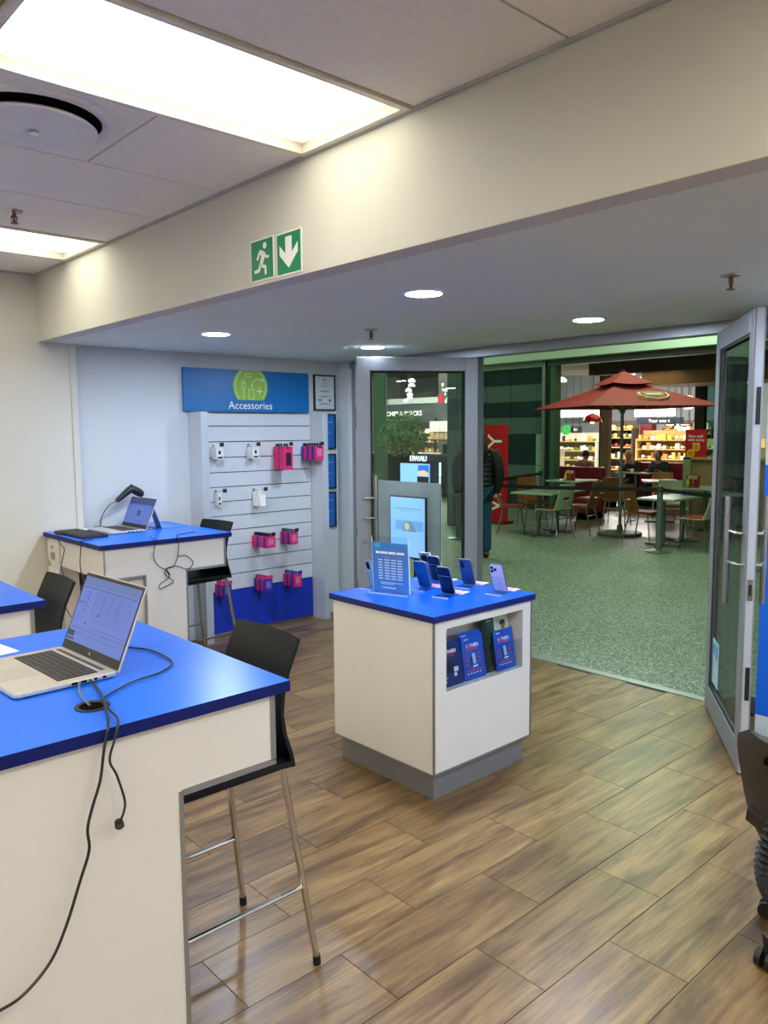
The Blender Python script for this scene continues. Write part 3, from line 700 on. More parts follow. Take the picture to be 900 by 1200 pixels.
def frame(x0, x1, z0, z1, cert, label):
    t = thing('picture_frame', label, 'picture frame', ((x0+x1)/2, 5.598, z0)); T = basis((x0, 5.598, z0), (1,0,0), (0,0,1)); w = x1-x0; h = z1-z0; b = .012
    MB(T).box(0,b,0,h,0,.018).box(w-b,w,0,h,0,.018).box(b,w-b,0,b,0,.018).box(b,w-b,h-b,h,0,.018).build('border', BLACKP, t)
    if cert:
        MB(T).box(b,w-b,b,h-b,0,.010).build('certificate', mat('certificate_paper', 'c9cdcf', .5), t)
        g = MB(T)
        for k, (yy, ww) in enumerate(((.235,.05),(.215,.07),(.17,.09),(.165,.11),(.125,.13),(.118,.08),(.06,.10),(.054,.12))): g.box(w/2-ww/2,w/2+ww/2,yy,yy+.004,.010,.0106)
        g.box(w/2-.01,w/2+.01,.262,.28,.010,.0106).box(.05,.085,.085,.10,.010,.0106); ring_z = None
        g.tube([(w-.06,.09,.010),(w-.06,.09,.0106)], .014, 12)
        g.build('certificate_print', mat('certificate_print', '6a7076', .6), t)
    else:
        MB(T).box(b,w-b,b,h-b,0,.010).build('poster', mat('poster_blue', '1460ae', .35, var=.1, scale=8.), t)
        MB(T).box(w-.10,w-.03,h*.75,h*.77,.010,.0106).box(w-.10,w-.04,h*.45,h*.46,.010,.0106).build('poster_print', mat('poster_print', '7fb0dd', .5), t)
frame(4.257, 4.497, 1.838, 2.152, True, 'framed white certificate right of the Accessories sign')
frame(4.265, 4.497, 1.495, 1.81, False, 'topmost of three framed blue notices half hidden behind the stand')
frame(4.265, 4.494, 1.137, 1.452, False, 'middle of three framed blue notices half hidden behind the stand')
frame(4.265, 4.49, .788, 1.11, False, 'lowest of three framed blue notices half hidden behind the stand')

# hooks with hanging packs
ORD = ['frontmost', 'second from the front', 'third from the front', 'fourth from the front', 'fifth from the front', 'sixth from the front', 'rearmost']
def hook_packs(x, z, n, w, h, d, mats, where, what, tagc, dx=0.):
    L_ = max(n*d+.03, .10); yb = 5.562
    MB().box(x-.014, x+.014, yb-.004, yb, z-.012, z+.022).build('hook', STEEL, aw)
    MB().tube([(x,yb-.004,z+.012),(x+dx*L_,yb-L_,z+.016),(x+dx*(L_+.006),yb-L_-.006,z+.024)], .0028, 6).build('hook', STEEL, aw)
    MB().box(x+dx*L_-.018, x+dx*L_+.018, yb-L_-.010, yb-L_-.006, z+.006, z+.036).build('hook_tag', tagc, aw)
    for i in range(n):
        y = yb-.010-d*.45-(n-1-i)*d; xx = x+dx*(yb-y)+random.uniform(-.002,.002)
        zt = z+.009
        T = basis((xx, y, zt), (1,0,0), (0,0,1)); mt = mats[i % len(mats)]
        t = thing('accessory_pack', ('pink ' if mt is PINK and not what.startswith('tall') else 'blue ' if mt is PACKB else '')+what+', '+ORD[n-1-i], 'accessory', (xx, y, zt-h), 0, where)
        if w < .05:   # small cable packs
            MB(T).box(-w/2,w/2,-h,-.004,-d*.36,d*.36).build('box', mt, t, bevel=.001)
        else:
            MB(T).box(-w/2,w/2,-h,-.012,-d*.42,d*.42).build('box', mt, t, bevel=.0015)
        MB(T).box(-w*.25,-.004,-.014,.012,-.0006,.0006).box(.004,w*.25,-.014,.012,-.0006,.0006).box(-w*.25,w*.25,.0085,.014,-.0006,.0006).build('hang_tab', tagc if mt in (PINK, PACKB) else PACKW, t)
        if mt is PACKW:
            MB(T).box(-w*.2,w*.12,-h*.62,-h*.35,d*.42,d*.42+.001).box(-w*.34,w*.34,-h*.93,-h*.80,d*.42,d*.42+.001).build('print', BLACKP, t)
        elif h > .14:
            MB(T).box(-w*.3,w*.3,-h*.85,-h*.3,d*.42,d*.42+.001).build('window', mat('pack_window', '2b1a2c', .3), t)
        elif mt is not PAPER:
            MB(T).box(-w*.3,w*.3,-h*.75,-h*.25,d*.42,d*.42+.001).build('print', mat('pack_print_pink', 'cf6f98', .4, var=.3, scale=60.) if mt is PINK else mat('pack_print_blue', '7a64c0', .4, var=.3, scale=60.), t)
BT = BLACKP
hook_packs(3.235, 1.535, 3, .065, .105, .026, [PACKW], 'white packs on the top left hook', 'white pack on the top left hook of the slatwall', BT)
hook_packs(3.560, 1.533, 3, .062, .105, .024, [PACKW], 'white packs on the second top hook', 'white pack on the second hook of the top row', BT, .2)
hook_packs(3.835, 1.532, 2, .088, .20, .085, [PINK], 'tall pink packs on the third top hook', 'tall pink pack on the third hook of the top row', BT)
hook_packs(4.120, 1.530, 6, .085, .13, .030, [PINK, PACKB], 'pink and blue packs on the top right hook', 'box on the top right hook of the slatwall', BT, .15)
hook_packs(3.240, 1.170, 2, .036, .11, .02, [PACKW], 'white packs on the second row left hook', 'slim white pack on the left hook of the second row', BT, .15)
hook_packs(3.600, 1.165, 4, .055, .13, .022, [PAPER], 'white packs on the second row middle hook', 'plain white pack on the second hook of the second row', BT, .25)
hook_packs(3.600, .800, 7, .085, .105, .028, [PINK, PACKB, PINK], 'pink packs on the third row left hook', 'box on the left hook of the third row', BT, .1)
hook_packs(3.880, .805, 5, .075, .115, .028, [PINK, PACKB], 'pink and blue packs on the third row right hook', 'box on the right hook of the third row', BT, .1)
hook_packs(3.235, .440, 4, .075, .11, .030, [PACKB, PINK], 'packs on the bottom left hook', 'box on the bottom left hook', PINK, .1)
hook_packs(3.605, .440, 5, .08, .115, .029, [PACKB, PINK], 'packs on the bottom middle hook', 'box on the bottom middle hook', PINK, .1)
hook_packs(3.905, .440, 5, .08, .115, .029, [PINK, PACKB], 'packs on the bottom right hook', 'box on the bottom right hook', PACKB, .1)

# ================================================================== phone kiosk
kx0, kx1, ky0, ky1 = 2.42, 3.112, 2.345, 3.045
ks = thing('phone_kiosk', 'white square display kiosk with a blue top holding phones, middle of the floor', 'display stand', ((kx0+kx1)/2, (ky0+ky1)/2, 0))
MB().box(2.437, 3.075, 2.365, 3.01, 0, .12).build('plinth', mat('plinth_grey', '86888c', .4, .4, .03, 20.), ks)
ax0, ax1, az0, az1, dp = 2.50, 3.045, .49, .777, .15
bd = MB().box(kx0, ax0, ky0, ky1, .12, .818).box(ax1, kx1, ky0, ky1, .12, .818).box(ax0, ax1, ky0, ky1, .12, az0).box(ax0, ax1, ky0, ky1, az1, .818).box(ax0, ax1, ky0+dp, ky1, az0, az1)
bd.build('body', LAMK, ks)
MB().box(kx0-.003, kx0+.006, ky0-.003, ky0+.006, .12, .818).box(kx1-.006, kx1+.003, ky0-.003, ky0+.006, .12, .818).box(kx0+.006, kx1-.006, ky0-.003, ky0+.004, .118, .128)\
    .box(kx0-.003, kx0+.004, ky0+.006, ky1, .118, .124).build('edge_trim', ALU, ks)
tp = MB().box(2.405, 3.127, 2.33, 3.06, .818, .847).build('top', [mat('kiosk_blue', '0c56d4', .28, var=.02), mat('kiosk_blue_edge', '041a6c', .45)], ks)
for p in tp.data.polygons:
    if abs(p.normal.z) < .5: p.material_index = 1
T = basis((0, ky0, 0), (1,0,0), (0,0,1))
MB(T).prism([(ax0,az0),(ax1,az0),(ax1,az0+.145),(ax0,az0+.165)], -.004, -.0005).build('acrylic_guard', ACRY, ks)
# flyers in the pocket: lean back
def flyer(x0, w, h, y, kind, label, tilt=.16, ztop=0):
    T = basis((x0, y, az0+.003), (1,0,0), (0, math.sin(tilt), math.cos(tilt)))
    t = thing('flyer', label, 'leaflet', (x0+w/2, y, az0), 0)
    base = {'m': FLYB, 'k': FLYD, 'p': mat('photo_green', '2c4a34', .35, var=.5, scale=25.)}[kind]
    MB(T).box(0, w, 0, h, -.003, 0).build('sheet', base, t)
    if kind == 'p':
        MB(T).box(w*.45, w, h*.62, h, 0, .0008).build('photo_sky', mat('photo_pale', 'a9b7ae', .4, var=.2, scale=30.), t)
        MB(T).box(0, w*.14, 0, h, 0, .0009).box(w*.16, w*.3, .02, h*.5, 0, .0009).build('photo_trunk', mat('photo_dark', '151c18', .4), t)
        MB(T).prism([(w*.62,h*.60),(w*.92,h*.60),(w*.86,h*.70),(w*.70,h*.70)], .0008, .0014).build('photo_shirt', mat('photo_shirt', 'd3d6d6', .5), t)
        MB(T).tube([(w*.77,h*.755,.0008),(w*.77,h*.755,.0015)], w*.085, 14).build('photo_face', mat('photo_skin', '7a4a38', .5), t)
        MB(T).prism([(w*.66,h*.78),(w*.67,h*.84),(w*.73,h*.875),(w*.82,h*.87),(w*.87,h*.83),(w*.86,h*.77),(w*.82,h*.79),(w*.72,h*.79)], .0012, .002).build('photo_hair', mat('photo_hair', '17110f', .5), t)
        text('heading', 'telkom', h*.05, WHITE, T @ Matrix.Translation((w*.28,h*.90,.001)), t, .0003)
    else:
        text('heading', 'telkom', h*.055, WHITE, T @ Matrix.Translation((w*.24,h*.92,.0004)), t, .0003)
        text('heading', 'M THERS', h*.115, WHITE, T @ Matrix.Translation((w*.50,h*.76,.0004)), t, .0003, sx=.92)
        MB(T).tube([(w*.30,h*.757,0),(w*.30,h*.757,.0009)], h*.046, 14).build('heart_dot', RED, t)
        MB(T).box(w*.22,w*.72,h*.665,h*.69,0,.0008).build('red_line', RED, t)
        if kind == 'm':
            MB(T).prism([(w*.36,h*.30),(w*.42,h*.30),(w*.42,h*.50),(w*.36,h*.50)], 0, .0008).build('phone_picture', mat('flyer_phone_dark', '10141f', .3), t)
            MB(T).prism([(w*.47,h*.34),(w*.60,h*.34),(w*.56,h*.58),(w*.43,h*.58)], .0004, .001).build('phone_picture', mat('flyer_phone', 'a9c3d8', .3), t)
            MB(T).box(w*.45,w*.66,h*.27,h*.30,0,.0009).build('price_text', WHITE, t)
            g = MB(T)
            for yy in (.5,.42,.33): g.box(w*.12,w*.26,h*yy,h*(yy+.022),0,.0008).box(w*.68,w*.84,h*(yy+.04),h*(yy+.06),0,.0008)
            g.box(w*.14,w*.84,h*.19,h*.215,0,.0008).build('red_text', RED, t)
            g = MB(T)
            for k in range(5): g.box(w*(.16+k*.14),w*(.22+k*.14),h*.125,h*.15,0,.0008)
            g.build('small_text', WHITE, t)
        else:
            MB(T).box(w*.34,w*.62,h*.28,h*.50,0,.0008).build('phone_picture', mat('flyer_phone_dark', '10141f', .3), t)
            MB(T).tube([(w*.48,h*.5,0),(w*.48,h*.5,.0008)], w*.09, 14).build('watch_picture', mat('flyer_watch', '20282c', .3), t)
            MB(T).box(w*.10,w*.30,h*.18,h*.22,0,.0008).build('orange_text', mat('flyer_orange', 'd88a3a', .4), t)
            MB(T).box(w*.10,w*.24,h*.09,h*.14,0,.0008).box(w*.62,w*.82,h*.30,h*.40,0,.0008).box(w*.62,w*.74,h*.2,h*.28,0,.0008).build('white_text', mat('flyer_whiteblue', 'c9d8ea', .5), t)
flyer(2.505, .145, .205, ky0+.030, 'k', 'leftmost blue flyer in the kiosk pocket, showing a smart watch')
flyer(2.660, .150, .205, ky0+.030, 'm', 'blue flyer in the kiosk pocket, second from the left')
flyer(2.655, .150, .222, ky0+.040, 'm', 'blue flyer peeking up behind the second flyer in the kiosk pocket')
flyer(2.832, .200, .270, ky0+.046, 'p', 'tall photo brochure of a person outdoors at the back of the kiosk pocket')
flyer(2.885, .145, .195, ky0+.026, 'm', 'rightmost blue flyer in the kiosk pocket, in front of the photo brochure')

KT = .847
def acrylic_sign():
    c = (2.625, 2.835, KT)
    rz = math.atan2(-.2, .055)   # board runs along (.055,-.2)
    t = thing('price_list_stand', 'clear acrylic stand with a blue price list on the left of the kiosk', 'sign', c)
    T = basis(c, (.26,-.965,0), (-.05,-.012,1)); w = .105
    MB(T).box(-w, w, .004, .285, -.0025, .0035).build('acrylic_sheet', ACRY, t)
    MB(T).box(-w-.01, w+.012, 0, .005, -.03, .04).build('acrylic_foot', ACRY, t)
    MB(T).box(-w-.002, -w, .004, .285, -.003, .004).box(w, w+.003, .004, .285, -.003, .004).box(-w-.01, w+.012, .0, .0055, .04, .044).build('acrylic_edge', mat('acrylic_edge', 'c9dde8', .2), t)
    MB(T).box(-w+.002, w-.002, .006, .255, .0036, .0042).build('price_list', mat('pricelist_blue', '3c7fc4', .4, var=.05, scale=9.), t)
    g = MB(T)
    for r in range(8):
        for c_ in range(4):
            if c_ == 0: g.box(-.07, -.045, .165-r*.0135, .1705-r*.0135, .0042, .0046)
            else: g.box(-.07+c_*.037, -.041+c_*.037, .165-r*.0135, .171-r*.0135, .0042, .0046)
    for k, yy in enumerate((.052, .045)): g.box(-.06,.07-k*.05, yy, yy+.003, .0042,.0046)
    g.box(-.05,-.046,.022,.034,.0042,.0046).box(-.04,.03,.024,.030,.0042,.0046)
    g.build('price_table', mat('table_pale', 'c7d6e8', .5), t)
    MB(T).box(-.035,.0,.18,.1835,.0042,.0046).box(.035,.075,.18,.1835,.0042,.0046).build('red_heads', mat('table_red', 'b77c86', .5), t)
    MB(T).box(-.088,-.055,.228,.252,.0042,.0046).build('brand_square', mat('brand_teal', '38b0d0', .5), t)
    g = MB(T)
    for a, b in ((-.082,-.062),(-.057,-.012),(-.007,.034),(.039,.083)): g.box(a, b, .199, .210, .0042, .0047)
    g.build('heading', WHITE, t)
acrylic_sign()
def phone(x, y, rz, back, cam_, label, slabel, lean=.42, tagcol='e8c8d6'):
    """phone propped on an acrylic easel; leans towards local -x"""
    M = ROT((x, y, KT), rz); tn, cn = math.sin(lean), math.cos(lean)
    s = thing('phone_easel', slabel, 'phone stand', (x, y, KT), rz)
    MB(M).box(-.075,.05,-.045,.045,0,.003).build('acrylic_foot', ACRY, s)
    MB(M).box(-.0755,-.074,-.045,.045,0,.004).box(.05,.0515,-.045,.045,0,.004).build('acrylic_edge', mat('acrylic_edge', 'c9dde8', .2), s)
    MB(M).grid([[(-.004,-.03,.004),(-.004,.03,.004)],[(-.085*tn-.004,-.03,.085),(-.085*tn-.004,.03,.085)]], .0022).build('acrylic_rest', ACRY, s)
    MB(M).box(.056,.135,-.05,.045,0,.0012).build('price_tag', mat('price_tag_'+tagcol, tagcol, .5, var=.12, scale=60.), s)
    g = MB(M)
    for k in range(4): g.box(.064+k*.016,.070+k*.016,-.04+k*.004,.03-k*.006,.0012,.0016)
    g.build('price_print', mat('price_print', 'b4527e', .5), s)
    T = M @ basis((.010, 0, .0055), (0,-1,0), (-tn,0,cn))     # normal faces local -x and down
    t = thing('phone', label, 'phone', (x, y, KT+.0055), rz)
    w, h = .037, .155
    T2 = T
    MB(T2).prism([(-w,.008),(-w+.008,0),(w-.008,0),(w,.008),(w,h-.008),(w-.008,h),(-w+.008,h),(-w,h-.008)], -.009, -.001).build('body', mat('phone_rim', '8d939c', .3, .7), t)
    MB(T2).prism([(-w+.002,.009),(-w+.009,.002),(w-.009,.002),(w-.002,.009),(w-.002,h-.009),(w-.009,h-.002),(-w+.009,h-.002),(-w+.002,h-.009)], -.001, -.0002).build('back_cover', back, t)
    MB(T2).box(-w+.002,w-.002,.003,h-.003,-.0098,-.009).build('screen', mat('phone_screen', '10131c', .12), t)
    b = mat('camera_black', '0b0d16', .15)
    g = MB(T2)
    if cam_ == 'round': g.tube([(-.006,h-.035,-.0002),(-.006,h-.035,.0022)], .023, 20)
    elif cam_ == 'three':
        for a, c_ in ((-.022,h-.018),(-.022,h-.038),(-.005,h-.028)): g.tube([(a,c_,-.0002),(a,c_,.0025)], .0075, 12)
    elif cam_ == 'oval': g.box(-.026,-.006,h-.052,h-.010,-.0002,.0018)
    elif cam_ == 'line': g.box(-w+.003,w-.003,h*.66,h*.672,-.0002,.0006)
    g.build('camera_lens' if cam_ != 'line' else 'fold_line', b if cam_ != 'line' else mat('fold_silver', 'b8bcc4', .3, .6), t)
NAVY = mat('phone_navy', '0d1230', .18); TEAL = mat('phone_teal', '0d2c38', .18); SILB = mat('phone_silverblue', '9fb4cc', .25, .4)
phone(2.665, 3.003, .22, mat('phone_ice', 'a5cfe6', .25, .2), 'oval', 'pale blue phone leaning behind the price list, farthest left on the kiosk', 'clear easel under the farthest left phone')
phone(2.822, 2.800, .22, mat('phone_lake', '1f6fae', .2), 'none', 'bright blue phone propped right behind the price list on the kiosk', 'clear easel under the bright blue phone')
phone(3.045, 2.985, .22, SILB, 'round', 'silver phone with one big round camera on the far side of the kiosk', 'clear easel under the phone with the round camera')
phone(2.99, 2.87, .22, TEAL, 'line', 'dark teal phone in the middle of the kiosk, behind the navy phone', 'clear easel under the dark teal phone')
phone(2.785, 2.605, .22, NAVY, 'line', 'dark navy phone nearest the camera on the kiosk', 'clear easel under the navy phone at the front')
phone(3.035, 2.690, .22, mat('phone_steel', '3f5f8a', .2, .3), 'oval', 'steel blue phone on the right half of the kiosk, left of the white phone', 'clear easel under the steel blue phone')
phone(3.02, 2.47, .22, mat('phone_white', 'd7daf0', .25), 'three', 'white phone with three cameras at the right corner of the kiosk', 'clear easel under the white phone')

# ================================================================== in the shop window: notice board and glowing panels built for glass reflections
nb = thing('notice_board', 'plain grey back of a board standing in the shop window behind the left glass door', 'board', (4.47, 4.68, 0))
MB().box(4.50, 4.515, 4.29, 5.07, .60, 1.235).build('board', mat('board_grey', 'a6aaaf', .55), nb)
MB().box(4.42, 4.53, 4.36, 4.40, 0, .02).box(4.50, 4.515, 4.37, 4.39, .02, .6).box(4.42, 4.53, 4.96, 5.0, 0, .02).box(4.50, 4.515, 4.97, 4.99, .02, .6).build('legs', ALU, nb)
dsp = thing('reflected_display', 'added glowing panel for the reflection of a pale blue portrait screen, in front of the grey window board', 'screen', (4.46, 4.64, .6))  # reflection in the left door glass, built as a solid glowing panel
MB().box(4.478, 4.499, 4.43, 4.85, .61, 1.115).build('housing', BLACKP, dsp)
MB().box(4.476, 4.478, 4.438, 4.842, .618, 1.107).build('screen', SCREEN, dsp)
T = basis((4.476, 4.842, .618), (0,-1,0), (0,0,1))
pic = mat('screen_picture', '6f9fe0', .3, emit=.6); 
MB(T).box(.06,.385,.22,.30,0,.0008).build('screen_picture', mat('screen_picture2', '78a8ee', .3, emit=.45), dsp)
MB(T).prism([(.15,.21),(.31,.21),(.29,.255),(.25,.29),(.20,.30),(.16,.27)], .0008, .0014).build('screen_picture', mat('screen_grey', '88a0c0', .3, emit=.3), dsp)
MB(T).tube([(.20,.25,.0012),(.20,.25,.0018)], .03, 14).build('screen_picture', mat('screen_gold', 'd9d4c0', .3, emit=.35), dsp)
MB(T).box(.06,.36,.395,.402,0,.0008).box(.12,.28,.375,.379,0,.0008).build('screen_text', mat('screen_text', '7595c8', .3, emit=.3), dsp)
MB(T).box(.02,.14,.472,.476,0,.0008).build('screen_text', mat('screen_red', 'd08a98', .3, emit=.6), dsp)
d2 = thing('reflected_display', 'added glowing panel for a smaller screen reflection above the grey window board, under the backwards letters', 'screen', (4.53, 4.6, 1.235))  # second mirrored screen, also added as a glowing object behind the glass
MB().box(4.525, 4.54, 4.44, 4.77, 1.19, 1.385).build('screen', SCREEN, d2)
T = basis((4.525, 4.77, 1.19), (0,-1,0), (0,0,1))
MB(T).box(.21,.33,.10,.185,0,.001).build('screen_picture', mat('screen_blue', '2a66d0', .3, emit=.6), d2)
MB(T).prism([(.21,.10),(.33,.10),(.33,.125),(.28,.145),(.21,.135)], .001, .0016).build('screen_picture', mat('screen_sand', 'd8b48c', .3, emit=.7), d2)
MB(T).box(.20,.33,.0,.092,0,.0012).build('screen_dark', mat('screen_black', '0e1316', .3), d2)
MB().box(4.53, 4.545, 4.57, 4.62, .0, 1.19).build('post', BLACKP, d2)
ws = thing('reflected_sign', 'added glowing white letters for a reflected sign, backwards above the small screen reflection', 'sign', (4.53, 4.56, 1.41))
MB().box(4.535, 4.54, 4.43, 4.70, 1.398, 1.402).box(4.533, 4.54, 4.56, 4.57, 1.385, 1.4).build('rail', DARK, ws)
text('lettering', 'UAWEI', .062, mat('sign_reflection_white', 'eaf4ff', .4, emit=.7), basis((4.532, 4.565, 1.425), (0,1,0), (0,0,1)), ws, .004)  # mirror image of a sign, built as glowing letters on an invented rail
ls = tag(MB().box(4.53,4.54,4.315,4.33,1.285,1.40).box(4.53,4.54,4.318,4.330,1.19,1.28).box(4.532,4.538,4.31,4.335,0,1.19).build('light_strip', mat('strip_lit', 'd6e8ff', .4, emit=.7)), 'narrow vertical light strip right of the small screen reflection in the window', 'light'); origin_to(ls, (4.535,4.32,0))
# blue and white backing board inside the right window
bb = thing('window_backing_board', 'tall blue board with a white foot inside the right shop window', 'board', (4.27, 1.2, 0))
MB().box(4.25, 4.28, .55, 1.705, .115, 1.46).build('blue_panel', mat('backing_blue', '0f62d6', .45, var=.02), bb)
MB().box(4.25, 4.28, .55, 1.705, 0, .115).box(4.25, 4.28, .55, 1.705, 1.46, 2.1).build('white_panel', WALLC, bb)

# ================================================================== office chair, lower right
oc = thing('office_chair', 'dark grey-brown office chair cut off by the lower right edge', 'chair', (2.59, .757, 0), 0)
OB = mat('chair_shell', '2a2420', .45, var=.08, scale=40., bump=.05)
fr = Vector((.927,-.375,0))         # the way the chair faces
sd = Vector((.375,.927,0))
def P(f, s, z): return tuple(Vector((2.59,.757,0))+fr*f+sd*s+Vector((0,0,z)))
rows = []
for k in range(9):
    a = k/8; z = .345+a*.375; hw = [.15,.20,.228,.244,.252,.255,.250,.232,.17][k]; f = -.205-.05*a+.03*math.sin(a*PI)
    rows.append([P(f+.05*((j/5-1)**2), (j/5-1)*hw, z + (.0 if k < 8 else -.02*(j/5-1)**2)) for j in range(11)])
MB().grid(rows, .028).build('backrest', OB, oc, smooth=True)
MB().tube([P(-.262,-.06,.66),P(-.262,.06,.66)], .014, 8).build('grip_slot', DARK, oc)
MB().tube([P(-.235,-.04,.53),P(-.25,.04,.50)], .02, 8).build('bracket', BLACKP, oc)
pth = curve_pts([P(-.235,0,.52),P(-.285,0,.44),P(-.30,0,.36),P(-.27,0,.28),P(-.20,0,.235),P(-.10,0,.225)], 10)
MB().tube(pth, [.03 if i % 2 else .042 for i in range(len(pth))], 14).build('ribbed_bellows', RUB, oc)
rows = []
for k in range(7):
    a = k/6; f = -.20+a*.44; hw = [.19,.22,.23,.235,.23,.22,.18][k]
    rows.append([P(f, (j/4-1)*hw, .42+.02*math.cos(PI*(a-.5))-.02*(1-(j/4-1)**2)) for j in range(9)])
MB().grid(rows, .04).build('seat', OB, oc, smooth=True)
MB().tube([P(0,0,.10),P(0,0,.40)], [.03,.025], 14).build('gas_column', BLACKP, oc, smooth=True)
for k in range(5):
    a = 2*PI*k/5 + math.radians(25)
    e = (.25*math.cos(a), .25*math.sin(a))
    lg_ = MB().bar(P(0,0,.115), P(e[0],e[1],.085), .045, .035).build('base_arm', BLACKP, oc, bevel=.006)
    c = Vector(P(e[0],e[1],.028)); tv = (sd*math.cos(a+.5)-fr*math.sin(a+.5))
    MB().tube([c-tv*.026, c-tv*.008], .028, 14).tube([c+tv*.008, c+tv*.026], .028, 14).tube([c, c+Vector((0,0,.05))], .009, 8).build('caster', BLACKP, lg_, smooth=True)

# ================================================================== MALL outside the shop
struct(MB().box(SX+.05, 19.0, -6, 34, -.12, 0).build('floor', TERR))
struct(MB().box(19.0, 42, -6, 40, -.12, 0).build('floor', mat('supermarket_floor', 'dcdad4', .25, var=.03)))
rf = mat('restaurant_floor_tile', '6d5a48', .35, var=.12, scale=3.)
fl = [(11.2,-2),(11.2,5.0),(11.0,6.0),(11.05,7.0),(11.6,8.0),(12.9,8.9),(13.3,9.3),(13.3,9.4),(18.9,9.4),(18.9,-2)]
struct(MB().prism(fl[::-1], -.02, .003).build('floor', rf))
MC = mat('mall_ceiling_paint', 'c8d2c6', .9, var=.02)
struct(MB().box(SX+.1, 13.4, -6, 34, 4.45, 4.55).build('ceiling', MC))
struct(MB().box(SX+.1, SX+.25, -6, 34, 2.36, 4.5).build('wall_shopfronts', mat('mall_wall', 'b9c2b8', .8)))
struct(MB().box(SX+.1, 13.4, -6.1, -6, 0, 4.5).build('wall_mall_end', mat('mall_wall', 'b9c2b8', .8)))
struct(MB().box(SX+.1, 42, 40, 40.1, 0, 5.5).build('wall_supermarket_end', mat('mall_wall', 'b9c2b8', .8)))
struct(MB().box(13.0, 13.3, -6, 11.9, 3.045, 4.5).build('wall_fascia', mat('fascia_paint', 'dff2e0', .7, var=.02)))
struct(MB().box(13.0, 13.4, 11.9, 34, 3.3, 4.5).build('wall_fascia', mat('fascia_paint', 'dff2e0', .7, var=.02)))
# green tiled wall left of the restaurant: every tile a part
TG = mat('tile_grout_dark', '3c4a42', .6)
tw = struct(MB().box(13.32, 13.6, 9.74, 12.42, 0, 3.05).build('wall_green_tiles', TG))
TB = [mat('tile_dark_green', '26393a', .14, var=.05), mat('tile_mid_green', '5a6d64', .16, var=.05)]
zs_ = [0, .31, .62, .93, 1.245, 1.57, 1.92, 2.24, 2.595, 2.92]
pat = [0, 0, 1, 0, 0, 1, 0, 1, 0]
yt = [9.74, 9.95, 10.62, 11.29, 11.96, 12.42]
for i in range(len(zs_)-1):
    for j in range(len(yt)-1):
        if i < 5 and j == 0: continue
        MB().box(13.300, 13.32, yt[j]+.005, yt[j+1]-.005, zs_[i]+.004, zs_[i+1]-.004).build('tile', TB[pat[i]], tw)
TLG = mat('tile_light_green', '8fb79a', .3, var=.04)
for i in range(5): MB().box(13.295, 13.32, 9.745, 9.945, zs_[i]+.004, zs_[i+1]-.004).build('tile', TLG, tw)
struct(MB().box(13.28, 13.34, 9.74, 12.42, 2.93, 3.03).build('trim_6', mat('trim_pale_green', 'a9c4ae', .5)))
pc = struct(MB().box(13.34, 13.40, 14.6, 15.0, 0, 4.4).build('wall_pillar', TG))
for i in range(7):
    MB().box(13.31, 13.34, 14.605, 14.995, i*.62+.004, (i+1)*.62-.004).build('tile', mat('tile_pale_green', '7f9f88', .25, var=.05), pc)
    MB().box(13.345, 13.39, 14.585, 14.60, i*.62+.004, (i+1)*.62-.004).build('tile', mat('tile_pale_green', '7f9f88', .25, var=.05), pc)
tc_ = thing('reflection_column', 'made-up teal tiled column for a dark reflection in the right part of the left glass door', 'column', (10.2, 9.33, 0))  # column invented to carry a teal reflection in the door glass
MB().box(10.1, 10.35, 9.22, 9.44, 0, 3.3).build('core', TG, tc_)
for i in range(6):
    MB().box(10.08, 10.1, 9.225, 9.435, i*.55+.004, (i+1)*.55-.004).build('tile', TB[1] if i % 3 else mat('tile_teal', '2c4c50', .14, var=.06), tc_)
    MB().box(10.105, 10.345, 9.2, 9.22, i*.55+.004, (i+1)*.55-.004).build('tile', TB[1] if i % 3 else mat('tile_teal', '2c4c50', .14, var=.06), tc_)
# restaurant frame, ceiling, bulkhead
FR = mat('restaurant_frame_dark', '2c302c', .4, .3); FR_LIT = mat('frame_lit_green_side', '4c6a55', .45, .2); BRN = mat('restaurant_brown', '7a6a50', .6, var=.08, scale=4.)
struct(MB().box(13.2, 13.34, 9.67, 9.74, 0, 3.05).build('trim_7', ALU))
struct(MB().box(13.24, 13.44, 9.56, 9.67, 0, 3.05).build('trim_8', FR))
struct(MB().box(13.24, 13.44, 9.45, 9.56, 0, 3.05).build('trim_9', FR_LIT))  # side of the dark frame with green light put into its colour
struct(MB().box(13.22, 13.4, -4, 9.62, 2.93, 3.045).build('trim_10', mat('frame_grey_green', '5b6660', .5, .2)))
struct(MB().box(13.4, 19, -4, 12.4, 3.12, 3.2).build('ceiling', mat('restaurant_ceiling', '5e5243', .8, var=.05)))
struct(MB().box(15.5, 15.8, -4, 10.16, 2.86, 3.12).build('wall_bulkhead', mat('restaurant_bulkhead', '5e5a50', .7)))
struct(MB().box(15.6, 17.0, -4, 8.9, 2.58, 2.86).build('wall_bulkhead', mat('restaurant_bulkhead_tan', '8a7455', .7)))
for i, (x, y, z) in enumerate(((14.3, 9.1, 3.12), (14.4, 7.6, 3.12), (14.6, 6.9, 3.12), (16.2, 6.9, 2.58))):
    t = thing('restaurant_downlight', ['small recessed downlight in the restaurant ceiling, left end', 'small recessed downlight in the restaurant ceiling, above the red umbrella', 'small recessed downlight in the restaurant ceiling, right of the umbrella tip', 'small recessed downlight under the tan restaurant bulkhead'][i], 'downlight', (x, y, z))
    MB().lathe([(.05,0),(.05,-.004),(.035,-.006)], 16, (x,y,z)).build('rim', WHITE, t)
    MB().cyl((x,y,z-.009), .034, .003, 14).build('lens', mat('small_lens', 'fff0d8', .4, emit=12.), t)
gw = struct(MB().box(17.0, 17.12, 10.54, 10.78, 0, 3.2).build('window_3', BRN))
